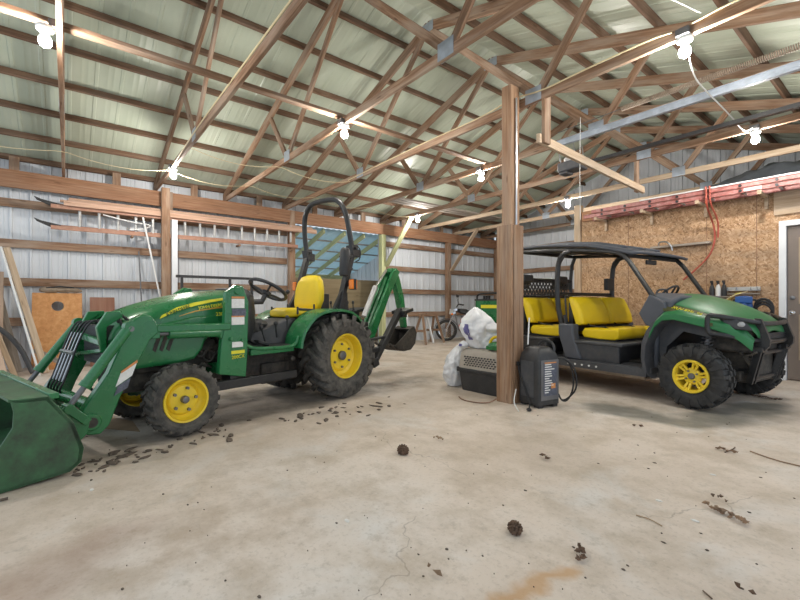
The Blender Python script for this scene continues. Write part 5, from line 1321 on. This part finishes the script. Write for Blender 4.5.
wire('floor_rope', [(-3.45,3.62,.008),(-3.3,3.52,.008),(-3.1,3.55,.008),(-3.02,3.66,.008),(-2.98,3.72,.05)], .007, 'rust', 'thin brown cord lying on the floor before the kennel', 'cord')
# ---------------------------------------------------------------- litter on the floor
def cone(px, py, r, label):
    p = onZ(px, py); o = thing('pine_cone', label, 'pine cone', (p.x, p.y, 0), rnd.uniform(0, 6))
    m = MB(); m.ell((0,0,r*.75), (r*.7, r*1.1, r*.7), 12, 8, .2, px)
    for k in range(60):
        t_ = k/60; a = k*2.4; y = (-1+2*t_)*r*1.15; q = r*.95*math.sqrt(max(.05, 1-(y/(r*1.2))**2))
        c = V((q*math.cos(a), y, r*.8+q*math.sin(a)))
        if c.z < .004: c.z = .004
        m.box(c, (r*.42, r*.20, r*.34), (a, .5, a*.3))
    m.build('scales', 'cone_brown', o)
cone(515, 533, .030, 'dark brown pine cone on the floor, nearer and larger of the two')
cone(403, 454, .036, 'brown pine cone on the floor before the tractor mud tracks')
def leafclump(px, py, L, n, label, name='dry_leaf', ang=0, mat='leaf', sc=1.0):
    p = onZ(px, py); m = MB(); q = random.Random(px)
    for k in range(n):
        t_ = (k/(max(1, n-1))-.5)*L; c = V((t_*math.cos(ang)+q.uniform(-.02,.02), t_*math.sin(ang)+q.uniform(-.02,.02), .008+q.random()*.012))
        a = q.uniform(0, 6); s_ = .0135*sc*(.6+q.random()*.8); d = V((math.cos(a), math.sin(a), 0)); e = V((-d.y, d.x, 0))
        m.add([c-d*s_*1.5, c-d*s_*.3+e*s_*.8+V((0,0,.010)), c+d*s_*1.5+V((0,0,.006)), c-d*s_*.3-e*s_*.8+V((0,0,.012)), c+V((0,0,-.004))], [(0,4,1),(1,4,2),(2,4,3),(3,4,0)])
    return tag(m.build(name, mat, loc=(p.x, p.y, 0), solid=.0015), label, 'leaf')
leafclump(726, 516, .20, 26, 'curled brown dry leaf spray on the floor at lower right', ang=-.45)
leafclump(580, 556, .09, 14, 'small dark leaf cluster on the floor below the brown stain', ang=-1.1, mat='cone_brown', sc=.7)
leafclump(543, 459, .06, 5, 'dark leaf scrap on the floor in front of the charger', mat='cone_brown')
leafclump(748, 596, .04, 2, 'single dark leaf at the bottom picture edge, right', mat='cone_brown')
leafclump(434, 573, .05, 2, 'single brown leaf lying near the floor crack', mat='leaf')
leafclump(440, 440, .07, 5, 'pale brown leaf scrap on the floor right of the farther cone', mat='straw', sc=.8)
leafclump(721, 501, .05, 4, 'dark scrap just above the curled leaf spray', mat='cone_brown', sc=.7)
leafclump(727, 452, .12, 9, 'twiggy leaf litter on the floor before the front wheel of the utility vehicle', mat='leaf', sc=.8)
leafclump(768, 399, .25, 26, 'leaf litter by the far front wheel of the utility vehicle', mat='cone_brown', sc=.9)
leafclump(637, 427, .05, 4, 'dark leaf scrap on the floor left of the front wheel', mat='cone_brown', sc=.8)
def twig(pts, r, label, mat='straw'):
    P = [onZ(x, y)+V((0,0,r+.002)) for x, y in pts]
    return tag(MB().tube(smooth(P, 1), r, 6).build('twig', mat), label, 'twig')
twig(((750,452),(775,461),(800,467)), .0045, 'long bent brown twig at the right picture edge', 'leaf')
twig(((636,516),(650,520),(662,527)), .003, 'thin straw on the floor left of the curled leaf spray')
twig(((725,453),(733,450),(735,448)), .004, 'short forked twig before the front wheel', 'cone_brown')
twig(((703,592),(712,600)), .003, 'dark sliver of twig at the bottom edge of the floor', 'cone_brown')
twig(((0,502),(8,500)), .008, 'dark stick end below the loader bucket at left', 'mud')
for i, (x, y) in enumerate(((659,501),(695,521),(347,521),(92,490),(713,475))):
    p = onZ(x, y); m = MB().ell((0,0,.002), (.020,.011,.004), 10, 6, .3, i)
    tag(m.build('paint_chip', 'chip_white', loc=(p.x, p.y, 0)), 'small white chip on the concrete '+('below the long straw','right of the farther straw end','in the middle of the floor left of the crack','in front of the loader bucket','before the curled leaf spray')[i], 'chip', 'white chips on the floor')
# mud clods shed by the tractor tyres, too many to count
md = MB(); q = random.Random(21)
track = [(66,470),(100,462),(150,450),(200,436),(250,427),(300,415),(340,408),(400,402)]
for k in range(105):
    i = min(int(q.random()**.9*(len(track)-1)), len(track)-2); u = q.random()
    x = track[i][0]+(track[i+1][0]-track[i][0])*u+q.gauss(0,6); y = track[i][1]+(track[i+1][1]-track[i][1])*u+q.gauss(0,4)+2
    if 235 < x < 275 and q.random() < .7: continue
    if 80 < x < 146 and y < 437: continue
    p = onZ(x, y); s_ = .008+.024*q.random()**2; L_ = s_*(1+2.2*q.random())
    a = q.gauss(-.3,.7); b_ = MB().ell((0,0,0), (L_, s_, .003+.004*q.random()), 7, 4, .5, k)
    md.add([V((v[0]*math.cos(a)-v[1]*math.sin(a)+p.x, v[0]*math.sin(a)+v[1]*math.cos(a)+p.y, v[2]+.004)) for v in b_.v], b_.f)
for k in range(110):
    x = q.uniform(60, 800); y = 395+q.random()**1.2*205; p = onZ(x, y)
    s_ = .002+.006*q.random()**2; b_ = MB().ell((p.x,p.y,.002), (s_*(1+q.random()), s_, .003), 6, 4, .4, k)
    md.add(b_.v, b_.f)
tag(md.build('mud_crumbs', 'mud', sharp=180), 'dark mud clods and crumbs scattered on the concrete along the tractor tyre tracks', 'mud', kind='stuff')
tag(MB().prism([onZ(85,0+427)+V((0,0,.001)), onZ(140,432)+V((0,0,.001)), onZ(133,422)+V((0,0,.001)), onZ(100,415)+V((0,0,.001))], (0,0,.006)).build('cardboard_scrap', 'straw'), 'flat scrap of cardboard on the floor before the far front tyre', 'scrap')
# ---------------------------------------------------------------- camera, light
cam = bpy.data.cameras.new('camera'); co = bpy.data.objects.new('camera', cam); COL.objects.link(co)
cam.sensor_fit = 'HORIZONTAL'; cam.sensor_width = 36; cam.lens = 36*F/800; cam.shift_y = (HY-300)/800; cam.clip_start = .02
co.location = (0, 0, CAMH); co.rotation_euler = (R(90), 0, math.atan2(CA, SA))
scene.camera = co
w = bpy.data.worlds.new('world'); scene.world = w; w.use_nodes = True
bgn = w.node_tree.nodes['Background']; bgn.inputs[0].default_value = (.80,.90,1.0,1); bgn.inputs[1].default_value = 1.15
scene.view_settings.view_transform = 'Standard'; scene.view_settings.look = 'None'; scene.view_settings.gamma = 1.0; scene.view_settings.use_curve_mapping = False
scene.view_settings.exposure = -0.06
